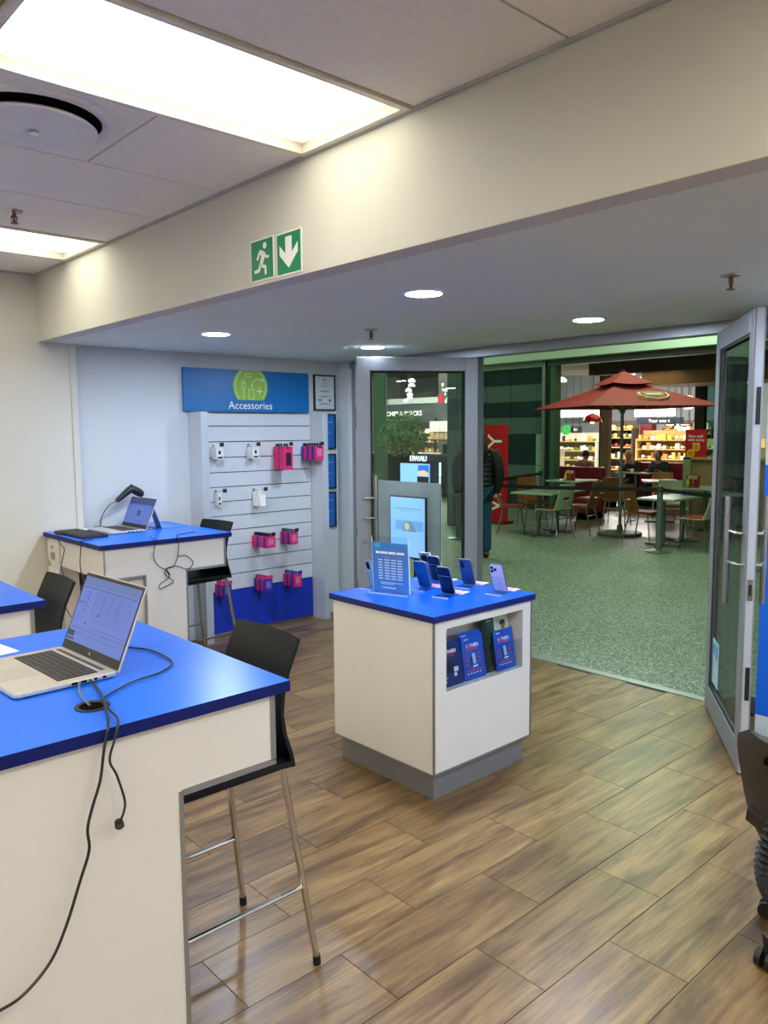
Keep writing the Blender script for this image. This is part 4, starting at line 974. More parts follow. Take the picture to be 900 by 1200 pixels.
MB().box(17.03, 17.10, 10.78, 10.84, 0, 3.2).box(17.03, 17.10, 12.2, 12.26, 0, 3.2).build('frame', FR, gw)
MB().box(17.05, 17.062, 10.84, 12.2, .05, 3.1).build('pane', WGLASS, gw)
gw = struct(MB().box(17.0, 17.14, 8.18, 8.40, 0, 2.7).build('window_4', FR))
MB().box(17.02, 17.1, 7.0, 7.06, 0, 2.7).build('frame', FR, gw)
MB().box(17.05, 17.062, 7.06, 8.18, .05, 2.65).build('pane', glass('teal_glass', '9fc4bd'), gw)
MB().box(17.06, 17.065, 7.6, 7.95, 1.95, 2.3).build('poster', mat('window_poster', 'a9d4cf', .5), gw)
text('lettering', 'FOR', .16, mat('window_letters', 'dfe8e8', .5), basis((17.04, 7.98, 1.85), (0,-1,0), (0,0,1)), gw, .002)

# ---- standing customer seen from behind
pn = thing('person', 'person in a black puffer jacket and blue jeans standing outside the doorway, seen from behind', 'person', (7.71, 6.69, 0), 0)
fX, fY = Vector((.69,.72,0)), Vector((-.72,.69,0))      # facing away; left
def Q(f, l, z): return tuple(Vector((7.71,6.69,0))+fX*f+fY*l+Vector((0,0,z)))
SKIN = mat('skin', 'a9775c', .55, var=.05); JEAN = mat('jeans_blue', '1d4a68', .8, var=.12, scale=40.); JACK = mat('puffer_black', '101314', .55, var=.1, scale=12.); HAIR = mat('hair_dark', '0f0b0a', .5, var=.2, scale=40.)
vb = [Q(0,0,.92),Q(0,0,1.12),Q(0,0,1.33),Q(.01,0,1.44),Q(.02,0,1.53),
      Q(0,.10,.84),Q(.01,.11,.46),Q(-.02,.12,.07),Q(.10,.12,.035), Q(0,-.10,.84),Q(.01,-.11,.46),Q(-.02,-.12,.07),Q(.10,-.12,.035),
      Q(0,.18,1.36),Q(-.02,.23,1.10),Q(.08,.20,.92), Q(0,-.18,1.36),Q(-.02,-.23,1.10),Q(.06,-.22,.88)]
eb = [(0,1),(1,2),(2,3),(3,4),(0,5),(5,6),(6,7),(7,8),(0,9),(9,10),(10,11),(11,12),(2,13),(13,14),(14,15),(2,16),(16,17),(17,18)]
rb = [.12,.11,.12,.05,.055,.08,.055,.04,.035,.08,.055,.04,.035,.05,.042,.028,.05,.042,.028]
skin('body', vb, eb, rb, SKIN, pn)
MB(basis(Q(.02,0,1.55), fX, fY)).lathe2([(.002,-.11),(.05,-.095),(.075,-.04),(.08,.02),(.072,.07),(.04,.10),(.002,.11)], 16, (0,0,0), (1.05,.92,1)).build('head', SKIN, pn, smooth=True)
MB(basis(Q(.01,0,1.56), fX, fY)).lathe2([(.07,-.09),(.105,-.05),(.108,.02),(.092,.07),(.05,.105),(.002,.112)], 18, (-.015,0,0), (1.05,1.0,1))\
    .tube([(-.055,-.02,0),(-.085,-.025,-.10),(-.115,-.03,-.20),(-.125,-.035,-.30),(-.115,-.04,-.38)], [.085,.10,.10,.075,.02], 14).build('hair', HAIR, pn, smooth=True)
skin('jeans', [vb[0],vb[5],vb[6],vb[7],vb[9],vb[10],vb[11]], [(0,1),(1,2),(2,3),(0,4),(4,5),(5,6)], [.15,.11,.085,.072,.11,.085,.072], JEAN, pn)
for s in (1, -1): skin('shoe', [Q(-.03,s*.12,.05),Q(.07,s*.12,.045),Q(.17,s*.125,.035)], [(0,1),(1,2)], [.05,.045,.032], mat('shoe_dark', '1a1a1c', .5), pn, 1)
prof = []
for i in range(13):
    z = .74+i*.062; w = [.215,.222,.225,.222,.218,.215,.215,.218,.222,.225,.205,.14,.085][i]
    prof += [(w*.94, z), (w, z+.022), (w, z+.042)]
MB(basis(Q(0,0,0), fX, fY)).lathe(prof, 24, (0,0,0), .68, 1).build('jacket', JACK, pn, smooth=True)
for s in (1, -1):
    pts = curve_pts([Q(0,s*.185,1.38),Q(-.02,s*.25,1.24),Q(-.03,s*.275,1.08),Q(.02,s*.26,.95),Q(.06,s*.235,.86)], 4)
    MB().tube(pts, [.085-.002*i+(.010 if i % 2 else 0) for i in range(len(pts))], 12).build('sleeve', JACK, pn, smooth=True)
    for k in range(5):
        b0 = Vector(Q(.06+.012*(k-2), s*.232, .83)); 
        MB().tube([b0, b0+Vector((.004*(k-2),0,-.035)), b0+Vector((.006*(k-2),0,-.06+.008*abs(k-2)))]+[], [.009,.008,.006], 6).build('finger', SKIN, pn, smooth=True)

# ---- red banner sign
bs = thing('banner_stand', 'tall red upright banner with white vertical lettering behind the person', 'sign', (10.92, 9.05, 0))
BRED = mat('banner_red', 'c4101a', .5, var=.02)
T = basis((10.9, 9.27, .02), (.06,-1,0), (0,0,1))
MB(T).box(0, .50, 0, 1.73, 0, .03).build('panel', BRED, bs)
MB(T).box(-.02, .52, -.02, .03, -.15, .15).build('foot', mat('banner_foot', '8e1016', .5), bs)
text('lettering', 'WIMPY', .44, WHITE, T @ Matrix.Translation((.25,.87,.031)) @ Matrix.Rotation(PI/2, 4, 'Z'), bs, .001)

# ---- umbrella
ub = thing('patio_umbrella', 'large red square cafe umbrella with a pale shield logo on a grey pole', 'umbrella', (11.01, 6.60, 0))
UC = Vector((11.01, 6.60, 0)); ang = [math.radians(a) for a in (103, 13, -77, 193)]; RR = 1.47
def up_(a, r, z): return UC+Vector((math.cos(a)*r, math.sin(a)*r, z))
ap = UC+Vector((0,0,2.42)); cor = [up_(a, RR, 1.985) for a in ang]
for i in range(4):
    a, b = cor[i], cor[(i+1) % 4]; rows = []
    for r in range(7):
        k = r/6; row = []
        for j in range(9):
            s_ = j/8; e = a+(b-a)*s_; p = ap+(e-ap)*k; p = p-Vector((0,0,.07*k*k*math.sin(PI*s_)*-.0+.05*math.sin(PI*k)*math.sin(PI*s_)))
            row.append(p if k > 0 else ap+(e-ap)*.02)
        rows.append(row)
    MB().grid(rows, .006).build('canopy_panel', REDM, ub, smooth=True)
    rows = []
    for r in range(4):
        k = .02+r/3; rows.append([UC+Vector((0,0,2.545))+((up_(ang[i], .46, 2.35)*(1-j/6)+up_(ang[(i+1) % 4], .46, 2.35)*(j/6))-(UC+Vector((0,0,2.545))))*min(k,1)+Vector((0,0,-.02*math.sin(PI*j/6)*k)) for j in range(7)])
    MB().grid(rows, .006).build('vent_cap', REDM, ub, smooth=True)
MB().cyl(tuple(UC+Vector((0,0,2.53))), .03, .03, 12).build('finial', REDM, ub)
MB().tube([UC+Vector((0,0,.05)), UC+Vector((0,0,2.46))], .025, 12).build('pole', mat('umbrella_pole', '8b938f', .35, .7), ub, smooth=True)
for a in ang:
    MB().tube([UC+Vector((0,0,1.93)), up_(a, .62, 2.19)], .009, 6).build('strut', mat('umbrella_pole', '8b938f', .35, .7), ub)
    MB().tube([UC+Vector((0,0,2.37)), up_(a, RR-.04, 1.985)], .008, 6).build('rib', mat('umbrella_pole', '8b938f', .35, .7), ub)
MB().cyl(tuple(UC+Vector((0,0,1.90))), .04, .06, 12).build('runner', mat('umbrella_pole', '8b938f', .35, .7), ub)
MB().lathe([(.33,0),(.34,.03),(.32,.05),(.05,.065),(.04,.16)], 28, tuple(UC)).build('base', mat('umbrella_base', '5a6a5c', .5, var=.08), ub, smooth=True)
# shield logo on the panel that faces the shop on the right (between corners 2 and 3)
ca, cb = cor[2], cor[3]; mid = (ca*.62+cb*.38); xx = (ca-cb).normalized(); yy = (ap-mid); yy = (yy-xx*yy.dot(xx)).normalized()
if xx.cross(yy).z < 0: xx = -xx
oc_ = ap+(mid-ap)*.64; T = basis(oc_+xx.cross(yy)*.000, xx, yy)
sh_ = [(-.23,.11),(0,.135),(.23,.11),(.24,0),(.16,-.10),(0,-.15),(-.16,-.10),(-.24,0)]
MB(T).prism(sh_, -.05, .014).build('logo_border', mat('logo_cream', 'd8c08e', .6), ub)
MB(T).prism([(x*.88, y*.86) for x, y in sh_], .014, .016).build('logo_field', REDM, ub)
MB(T).prism([(-.15,-.02),(.15,-.02),(.15,.07),(-.15,.07)], .016, .018).build('logo_band', mat('logo_green', '6c9a58', .6), ub)
MB(T).prism([(-.11,.005),(.11,.005),(.11,.035),(-.11,.035)], .018, .020).build('logo_letters', mat('logo_pale', 'bcd2b0', .6), ub)

# ---- stanchions and belt
def stanchion(x, y, label):
    t = thing('stanchion', label, 'barrier post', (x, y, 0))
    MB().lathe([(.17,0),(.17,.012),(.15,.02),(.045,.03)], 28, (x,y,0)).build('base', mat('stanchion_grey', '7d8782', .35, .6), t, smooth=True)
    MB().cyl((x,y,.02), .04, .84, 16).build('post', mat('stanchion_grey', '7d8782', .35, .6), t, smooth=True)
    MB().cyl((x,y,.80), .042, .09, 16).build('belt_head', mat('stanchion_head', '4a524e', .4, .4), t, smooth=True)
    return t
A_, B_, C_ = (9.83, 5.30), (12.1, 8.93), (9.3, 3.9)
stanchion(*A_, 'grey belt barrier post in front of the right restaurant table'); stanchion(*C_, 'grey belt barrier post behind the right glass door')
stanchion(8.9, 8.1, 'grey belt barrier post hidden behind the person and the door frame'); stanchion(*B_, 'grey belt barrier post farther back beside the left chairs')
def belt(a, b, label):
    a = Vector((a[0],a[1],.84)); b = Vector((b[0],b[1],.84)); d = (b-a).normalized(); a = a+d*.042; b = b-d*.042; m_ = (a+b)/2-Vector((0,0,.015))
    o = MB().bar(a, m_, .004, .05).bar(m_, b, .004, .05).build('barrier_belt', mat('belt_black', '0c0d0d', .6)); tag(o, label, 'barrier belt', None); origin_to(o, tuple(a))
belt(A_, (8.9, 8.1), 'long black barrier belt running from the right post towards the person')
belt(A_, C_, 'black barrier belt running from the right post behind the right glass door')
belt((8.9, 8.1), B_, 'black barrier belt running back past the red banner')

# ---- dining tables and chairs
TT = mat('table_pale_top', 'a9b8a8', .18, var=.03); CHR = mat('chair_steel', 'a8aeac', .22, .9)
def table(x, y, rz, w, d, label, h=.75):
    t = thing('dining_table', label, 'table', (x, y, 0), rz); M = ROT((x, y, 0), rz)
    MB(M).box(-w/2, w/2, -d/2, d/2, h-.03, h).build('tabletop', TT, t, bevel=.008)
    for s in ((-1, 1) if w > .9 else (0,)):
        MB(M).cyl((s*w*.27,0,.03), .035, h-.06, 12).build('pedestal', mat('pedestal_grey', '6e7672', .35, .6), t, smooth=True)
        MB(M).bar((s*w*.27-.22,0,.02),(s*w*.27+.22,0,.02),.05,.03).bar((s*w*.27,-.25,.021),(s*w*.27,.25,.021),.05,.03).build('cross_foot', mat('pedestal_grey', '6e7672', .35, .6), t)
    return t
table(10.35, 7.49, .12, 1.12, .72, 'pale cafe table on the left, beyond the person', .69)
table(10.68, 5.55, .05, 1.15, .55, 'pale cafe table on the right, in front of the umbrella pole', .69)
PLYW = mat('chair_cream_green', 'b3bb9a', .35, var=.03); PLYB = mat('chair_brown', '8a5c2c', .35, var=.1, scale=5.); PADR = mat('chair_red_pad', '8c2a22', .55)
def cafe_chair(x, y, rz, ply, label, first=None, grp=None):
    """back at local -x; faces +x"""
    if first: return dup(first, (x, y, 0), rz, label, grp)
    t = thing('cafe_chair', label, 'chair', (x, y, 0), rz, grp); M = ROT((x, y, 0), rz)
    # backrest with a hand slot: four strips around the hole
    def bp_(u, z): k = (z-.45)/.40; return (-.185-.10*k-.02*math.sin(k*PI)+.03*(u/.2)**2, u*(1-.12*k), z)
    zs2 = [.445,.50,.585,.635,.72,.79,.84]; us = [-.2,-.15,-.085,0,.085,.15,.2]
    m1 = MB(M)
    m1.grid([[bp_(u, z) for u in us] for z in zs2[:3]], .014).grid([[bp_(u, z) for u in us] for z in zs2[3:]], .014)
    m1.grid([[bp_(u, z) for u in us[:3]] for z in zs2[2:4]], .014).grid([[bp_(u, z) for u in us[4:]] for z in zs2[2:4]], .014)
    m1.build('backrest', ply, t, smooth=True)
    MB(M).grid([[(x_, u, z_) for u in (-.2,-.1,0,.1,.2)] for x_, z_ in ((-.19,.452),(-.12,.437),(.0,.435),(.14,.44),(.20,.43),(.215,.41))], .014).build('seat', ply, t, smooth=True)
    MB(M).box(-.15,.185,-.175,.175,.442,.462).build('seat_pad', PADR, t, bevel=.006)
    for s in (1, -1):
        lb = (-.14,s*.16,.42); lf_ = (.14,s*.16,.42)
        MB(M).tube([lb, (-.23,s*.20,0)], .010, 8).build('leg', CHR, t, smooth=True)
        MB(M).tube([lf_, (.20,s*.20,0)], .010, 8).build('leg', CHR, t, smooth=True)
    MB(M).tube([(-.14,.16,.42),(-.14,-.16,.42)], .010, 8).tube([(.14,.16,.42),(.14,-.16,.42)], .010, 8).tube([(-.17,.172,.30),(-.17,-.172,.30)], .008, 8).build('cross_rail', CHR, t, smooth=True)
    return t
G1 = 'restaurant chairs'
cw = cafe_chair(10.07, 7.18, 1.52, PLYW, 'cream backed chair with a red pad at the left cafe table, facing away', None, G1)
cb = cafe_chair(9.98, 7.92, -.95, PLYB, 'brown chair at the far left end of the left cafe table, beside the person', None, G1)
cafe_chair(10.95, 8.25, -2.1, PLYB, 'brown chair behind the left cafe table, facing the shop', cb, G1)
cafe_chair(10.74, 7.12, 1.75, PLYB, 'brown chair at the right rear of the left cafe table', cb, G1)
cafe_chair(10.38, 5.02, 1.57, PLYW, 'cream backed chair with a red pad at the right cafe table, nearest the right door', cw, G1)
cafe_chair(10.53, 5.93, -1.5, PLYB, 'brown chair at the left end of the right cafe table, beside the umbrella pole', cb, G1)
cafe_chair(11.62, 6.05, -2.5, PLYW, 'cream chair behind the right cafe table, its back to the restaurant', cw, G1)
cafe_chair(13.75, 7.35, -2.6, PLYB, 'brown chair deep in the restaurant right of the white aisle', cb, G1)
cafe_chair(12.15, 7.35, .3, PLYB, 'brown chair right of the umbrella pole, partly behind the belt', cb, G1)
table(12.95, 6.98, .6, .7, .6, 'pale table farther inside the restaurant, behind the right cafe table')
# condiments
def condiments(x, y, z, label, pre):
    t = thing('condiment_caddy', label, 'caddy', (x, y, z))
    MB().box(x-.07,x+.07,y-.11,y+.11,z,z+.012).box(x+.058,x+.07,y-.11,y+.11,z+.012,z+.19).build('holder', mat('caddy_red_brown', '7a3a2a', .5), t)
    MB().box(x+.045,x+.056,y-.08,y+.08,z+.13,z+.19).build('menu_card', mat('menu_card', 'c9a37a', .5, var=.3, scale=40.), t)
    for k, (dy, c_, nm) in enumerate(((-.045,'c01820','red'),(.045,'b8c832','yellow green'))):
        b = thing('sauce_bottle', '%s sauce bottle in the caddy on the %s' % (nm, pre), 'bottle', (x-.02, y+dy, z+.012))
        MB().lathe([(.026,0),(.028,.02),(.026,.07),(.016,.10),(.012,.11)], 12, (x-.02,y+dy,z+.012)).build('body', mat('sauce_'+nm.replace(' ', '_'), c_, .3), b, smooth=True)
        MB().lathe([(.013,0),(.011,.012),(.004,.035)], 10, (x-.02,y+dy,z+.122)).build('nozzle', mat('sauce_'+nm.replace(' ', '_'), c_, .3), b, smooth=True)
table(12.80, 8.72, 0, .75, .7, 'table by the red booth with a sauce caddy on it', .70)
condiments(12.56, 8.64, .70, 'sauce caddy on the table by the red booth', 'table by the red booth')
table(12.5, 5.95, 0, .75, .7, 'table beside the wooden divider with a sauce caddy on it', .70)
condiments(12.35, 6.12, .70, 'sauce caddy beside the wooden divider on the right', 'table beside the wooden divider')
bk = tag(MB(ROT((10.95,5.45,.69), .4)).box(-.06,.06,-.11,.11,0,.012).build('menu', mat('menu_blue', '5f93b8', .4)), 'blue menu lying on the right cafe table', 'menu'); origin_to(bk, (10.95,5.45,.69))
# booths
BR = mat('booth_red', '7a1520', .45, var=.05, scale=5.)
def booth(x, y0, y1, face, label, h=.87):
    t = thing('dining_booth', label, 'booth seat', (x, (y0+y1)/2, 0))
    MB().box(x-.08, x+.08, y0, y1, .08, h).build('backrest', BR, t, bevel=.03)
    xa, xb = (x+.08, x+.62) if face > 0 else (x-.56, x-.08)
    MB().box(xa, xb, y0, y1, .12, .41).build('seat', BR, t, bevel=.03)
    MB().box(min(xa,x-.07)+.03, max(xb,x+.07)-.03, y0+.04, y1-.04, 0, .12).build('kick_base', DARK, t)
booth(14.38, 9.02, 10.2, 1, 'long dark red booth seat with its back to the shop, left')
booth(15.95, 7.95, 9.35, -1, 'dark red booth seat facing the shop, right of the umbrella pole', .93)
booth(12.9, 8.05, 8.35, -1, 'low dark red booth end in front of the diners', .48)
table(15.14, 8.72, 0, .32, .8, 'table between the red booths where two people sit', .75)
# divider
dv = thing('wood_divider', 'tan wooden divider screen at the right end of the restaurant', 'divider', (13.1, 6.3, 0))
MB().box(13.0, 13.08, 6.46, 6.60, 0, 1.16).build('end_post', mat('divider_pale', '8e8a70', .5), dv)
MB().box(13.05, 13.12, 5.0, 6.46, 0, 1.13).build('panel', mat('divider_wood', '8f7350', .5, var=.1, scale=3.), dv)
MB().box(13.0, 13.16, 5.0, 6.60, 1.13, 1.17).build('cap_rail', mat('divider_cap', 'a88c62', .5), dv)
rsn = thing('poster_sign', 'red Earn cash with every meal sign standing on the wooden divider', 'sign', (13.1, 6.4, 1.17))
T = basis((13.04, 6.59, 1.17), (0,-1,0), (0,0,1))
MB(T).box(0, .38, 0, .47, -.012, 0).build('panel', mat('sign_red', 'b5141f', .4, var=.02), rsn)
for k, s_ in enumerate(('Earn cash', 'with every', 'meal')): text('lettering', s_, .068, WHITE, T @ Matrix.Translation((.19,.355-k*.062,.001)), rsn, .001)
for (a, b, r_) in ((.10,.06,.075),(.20,.165,.07)):
    MB(T).tube([(a,b,0),(a,b,.004)], r_, 18).build('coin', mat('coin_yellow', 'e0a020', .4), rsn)
    MB(T).tube([(a,b,.004),(a,b,.005)], r_*.55, 16).build('coin_centre', mat('coin_orange', 'c87818', .4), rsn)
dv2 = tag(MB().box(13.9,14.5,6.3,6.9,0,.95).build('wooden_bench', mat('divider_wood2', '9a8262', .5, var=.1, scale=3.), bevel=.02), 'tan wooden seat back behind the wooden divider', 'bench'); origin_to(dv2, (14.2,6.6,0))

# ---- seated diners
def diner(x, y, face, label, shirt, hair, lean=.06, bald=False):
    t = thing('person', label, 'person', (x, y, 0)); f = Vector((face,0,0)); l = Vector((0,face,0))
    def D(a, b, z): return tuple(Vector((x,y,0))+f*a+l*b+Vector((0,0,z)))
    v_ = [D(0,0,.55),D(.02,0,.72),D(lean,0,.92),D(lean+.03,0,1.0),D(lean+.05,0,1.06),
          D(.02,.17,.90),D(.12,.21,.72),D(.34,.12,.79), D(.02,-.17,.90),D(.12,-.21,.72),D(.34,-.10,.80),
          D(.15,.10,.53),D(.42,.11,.52),D(.42,.11,.10), D(.15,-.10,.53),D(.42,-.11,.52),D(.42,-.11,.10)]
    e_ = [(0,1),(1,2),(2,3),(3,4),(2,5),(5,6),(6,7),(2,8),(8,9),(9,10),(0,11),(11,12),(12,13),(0,14),(14,15),(15,16)]
    r_ = [.12,.115,.115,.05,.05,.05,.04,.026,.05,.04,.026,.08,.06,.045,.08,.06,.045]
    skin('body', v_, e_, r_, SKIN, t)
    skin('shirt', v_[:4]+[v_[5],v_[6],D(.27,.15,.77),v_[8],v_[9],D(.27,-.13,.78)], [(0,1),(1,2),(2,3),(2,4),(4,5),(5,6),(2,7),(7,8),(8,9)], [.145,.14,.145,.07,.07,.055,.042,.07,.055,.042], mat('shirt_'+shirt, shirt, .8, var=.08, scale=20.), t)
    skin('trousers', [v_[0]]+v_[11:], [(0,1),(1,2),(2,3),(0,4),(4,5),(5,6)], [.14,.095,.075,.06,.095,.075,.06], mat('trousers_dark', '1c1e24', .8), t)
    hc = D(lean+.06,0,1.10); Th = basis(hc, f, l)
    MB(Th).lathe2([(.002,-.105),(.05,-.09),(.07,-.035),(.075,.02),(.066,.065),(.036,.095),(.002,.102)], 14, (0,0,0), (1.1,.95,1)).tube([(.078,0,.0),(.10,0,-.025)], [.01,.014], 6).build('head', SKIN, t, smooth=True)
    MB(Th).lathe2([(.05,-.03),(.082,.0),(.084,.03),(.07,.075),(.036,.104),(.002,.11)], 14, (-.02,0,.002), (1.0,1.0,1)).build('hair', mat('hair_'+hair, hair, .6, var=.2, scale=40.), t, smooth=True)
    MB(Th).box(.072,.08,.018,.036,.002,.012).box(.072,.08,-.036,-.018,.002,.012).box(.07,.076,-.022,.022,-.056,-.05).build('face_details', mat('face_dark', '3a2018', .6), t)
    for s in (1, -1):
        for k in range(5):
            b0 = Vector(D(.33, s*.11+.014*(k-2), .795)); MB().tube([b0, b0+f*.035+Vector((0,0,.008)), b0+f*(.06-.008*abs(k-2))], [.009,.008,.006], 5).build('finger', SKIN, t, smooth=True)
diner(14.78, 9.80, 1, 'dark haired diner in a dusty pink shirt, back turned, in the left booth', '8a5a56', '15100e')
diner(15.50, 9.02, -1, 'grey haired diner in a dark shirt leaning over the table', '15171b', 'b0a193', .11)
diner(15.52, 8.38, -1, 'dark clothed diner half hidden behind the umbrella pole', '1c2a2a', '1a1512', .05)
cup = tag(MB().lathe([(.03,0),(.04,.07),(.037,.07),(.028,.006)], 14, (15.12,8.80,.75)).build('cup', WHITE, smooth=True), 'white cup on the diners table', 'cup'); origin_to(cup, (15.12,8.80,.75))
# pendant lamps in the restaurant
pl_ = thing('pendant_lamp', 'glossy red dome pendant lamp over the left booth', 'pendant lamp', (15.0, 9.72, 1.81))
MB().lathe([(.20,0),(.195,.05),(.17,.11),(.11,.16),(.03,.185),(.03,.19)], 24, (15.0,9.72,1.81)).build('shade', mat('lamp_red', 'c01018', .15, coat=.5), pl_, smooth=True)
MB().tube([(15,9.72,2.0),(15,9.72,3.12)], .006, 6).build('cord', BLACKP, pl_)
MB().sphere((15.0,9.72,1.83), .05, 12).build('bulb', mat('bulb_warm', 'ffd9a0', .4, emit=8.), pl_, smooth=True)
gl_ = thing('pendant_lamp', 'round white globe lamp behind the right tip of the umbrella', 'pendant lamp', (15.9, 8.0, 2.1))
MB().sphere((15.9,8.0,2.2), .15, 20).build('globe', mat('globe_cream', 'ffe6bd', .4, emit=1.0), gl_, smooth=True)
MB().tube([(15.9,8.0,2.34),(15.9,8.0,2.58)], .007, 6).build('cord', BLACKP, gl_)

# ================================================================== supermarket beyond
SMC = mat('supermarket_ceiling', 'aaa59b', .9, var=.1)
sc_ = struct(MB().box(17.2, 42, -6, 40, 5.3, 5.4).build('ceiling', SMC))
for i in range(18): MB().box(17.6+i*1.3, 17.75+i*1.3, 6, 38, 5.1, 5.25).build('ceiling_beam', mat('ceiling_beam_dark', '5a5753', .8), sc_)
struct(MB().box(38, 38.2, -6, 40, 0, 5.4).build('wall_supermarket_back', mat('super_wall', '8d9094', .8)))
def sign_board(x, y0, y1, z0, z1, hexc, label, emit=0, words=None, wsize=.2, whex='f2f2f0'):
    t = thing('hanging_sign', label, 'sign', (x, (y0+y1)/2, z0))
    MB().box(x, x+.06, y0, y1, z0, z1).build('board', mat('sb_'+hexc+str(emit), hexc, .5, var=.03, emit=emit), t)
    for y in (y0+.15*(y1-y0), y1-.15*(y1-y0)): MB().tube([(x+.03,y,z1),(x+.03,y,5.3)], .01, 5).build('wire', BLACKP, t)
    if words == '|':      # words too small to read in the photograph: a broken pale line
        for k, (a, b) in enumerate(((.12, .42), (.46, .62), (.66, .88))):
            MB().box(x-.003, x, y0+a*(y1-y0), y0+b*(y1-y0), z0+.34*(z1-z0), z0+.66*(z1-z0)).build('word_mark', WHITE, t)
    elif words: text('lettering', words, wsize, mat('letters_'+whex, whex, .5, emit=.35), basis((x-.004, (y0+y1)/2, (z0+z1)/2), (0,-1,0), (0,0,1)), t, .003)
sign_board(22, 11.47, 12.78, 2.03, 2.36, 'eef2f4', 'wide white lightbox hanging in the supermarket behind the umbrella', .7)
sign_board(22.35, 11.4, 12.9, 1.80, 2.0, '26303a', 'dark header board with white words under the wide white lightbox', 0, 'Your smart', .15)
sign_board(21.9, 11.40, 11.72, 1.735, 1.81, '15171a', 'small black aisle sign left of the pair above the shelves', 0, '|')
sign_board(21.9, 10.91, 11.27, 1.73, 1.815, '15171a', 'small black aisle sign right of the pair above the shelves', 0, '|')
sign_board(21.8, 10.9, 11.26, 1.61, 1.70, 'e6e4e0', 'small white notice under the right aisle sign', 0)
sign_board(22, 14.0, 15.65, 2.06, 2.30, 'e9eef0', 'white lightbox hanging in the supermarket left of the red lamp', .6)
sign_board(22.2, 14.3, 15.65, 1.86, 2.03, '3b4046', 'dark grey board under the left white lightbox', 0)
sign_board(21.8, 14.55, 14.92, 1.55, 1.76, '14181a', 'black R1 price sign beside the green disc', 0, 'R1', .13)
gd = thing('hanging_sign', 'round green hanging disc left of the R1 sign', 'sign', (21.75, 15.05, 1.5))
MB(basis((21.75,15.06,1.65), (0,-1,0), (0,0,1))).tube([(0,0,0),(0,0,.04)], .16, 18).build('disc', mat('disc_green', '1d9a3c', .5), gd); MB().tube([(21.73,15.06,1.8),(21.73,15.06,5.3)], .008, 5).build('wire', BLACKP, gd)
rb_ = tag(MB().box(23.0,23.3,12.75,13.15,0,2.6).build('banner_column', mat('banner_maroon', '6a1826', .6)), 'dark red column in the supermarket left of the white lightbox', 'column'); origin_to(rb_, (23.15,12.95,0))
cols_ = [mat('goods_'+c, c, .5) for c in ('c8a04a','e6dcc8','8a4a28','d8d4cc','b03028','5a6a2c','e8c850','2c2420','f0ece4','c87838')]
def shelf(x, y0, y1, levels, hexc, label, dep=.5, goods=None, emitstrip=True):
    t = thing('display_shelf', label, 'shelf', (x, (y0+y1)/2, 0)); top = levels[-1]
    MB().box(x+dep-.04, x+dep, y0, y1, 0, top+.28).build('back', mat('sh_'+hexc, hexc, .6), t)
    MB().box(x, x+dep-.04, y0, y0+.04, 0, top+.03).box(x, x+dep-.04, y1-.04, y1, 0, top+.03).build('side', mat('sh_'+hexc, hexc, .6), t)
    for z in levels: MB().box(x, x+dep-.04, y0+.04, y1-.04, z-.03, z).build('shelf_board', mat('shelf_board_wood', 'b89458', .5), t)
    g = MB(); y = 0
    for z in levels:
        y = y0+.06
        while y < y1-.15:
            w = random.uniform(.06,.15); h = random.uniform(.08,.2); g.mi(random.randrange(len(cols_)) if goods is None else random.choice(goods))
            if random.random() < .5: g.box(x+.03, x+.03+min(w,.3), y, y+w*.92, z, z+h)
            else: g.sphere((x+.1, y+w/2, z+w*.42), w*.45, 8, (1,1,.9))
            y += w
    stuff(g.build('goods', cols_, t))
BREAD = [0,1,2,9,6,8]
shelf(22.4, 11.2, 12.95, (.45,.75,1.05,1.33), 'c8a868', 'wooden bread and pastry shelf behind the white bar table', .5, BREAD)
shelf(23.4, 11.0, 12.6, (1.2,1.5,1.65), '4a3a34', 'dark shelf of packaged goods behind the bread shelf', .4)
shelf(22.3, 13.0, 14.0, (.4,.75,1.1,1.4,1.65), '40362e', 'dark wine and grocery shelf between the restaurant pillars', .4)
shelf(22.0, 14.1, 15.9, (.35,.68,.98,1.28), 'b8b4aa', 'left supermarket shelf seen over the booth seats', .5, [1,3,8,0,5,7])
shelf(20.6, 14.6, 15.6, (.45,.78), '9a8a70', 'low front display in the supermarket left of the diners', .4, [0,9,4,5,2])
shelf(22.4, 9.2, 11.0, (.45,.78,1.08), 'c8a868', 'wooden bakery shelf on the right behind the red sign', .5, BREAD)
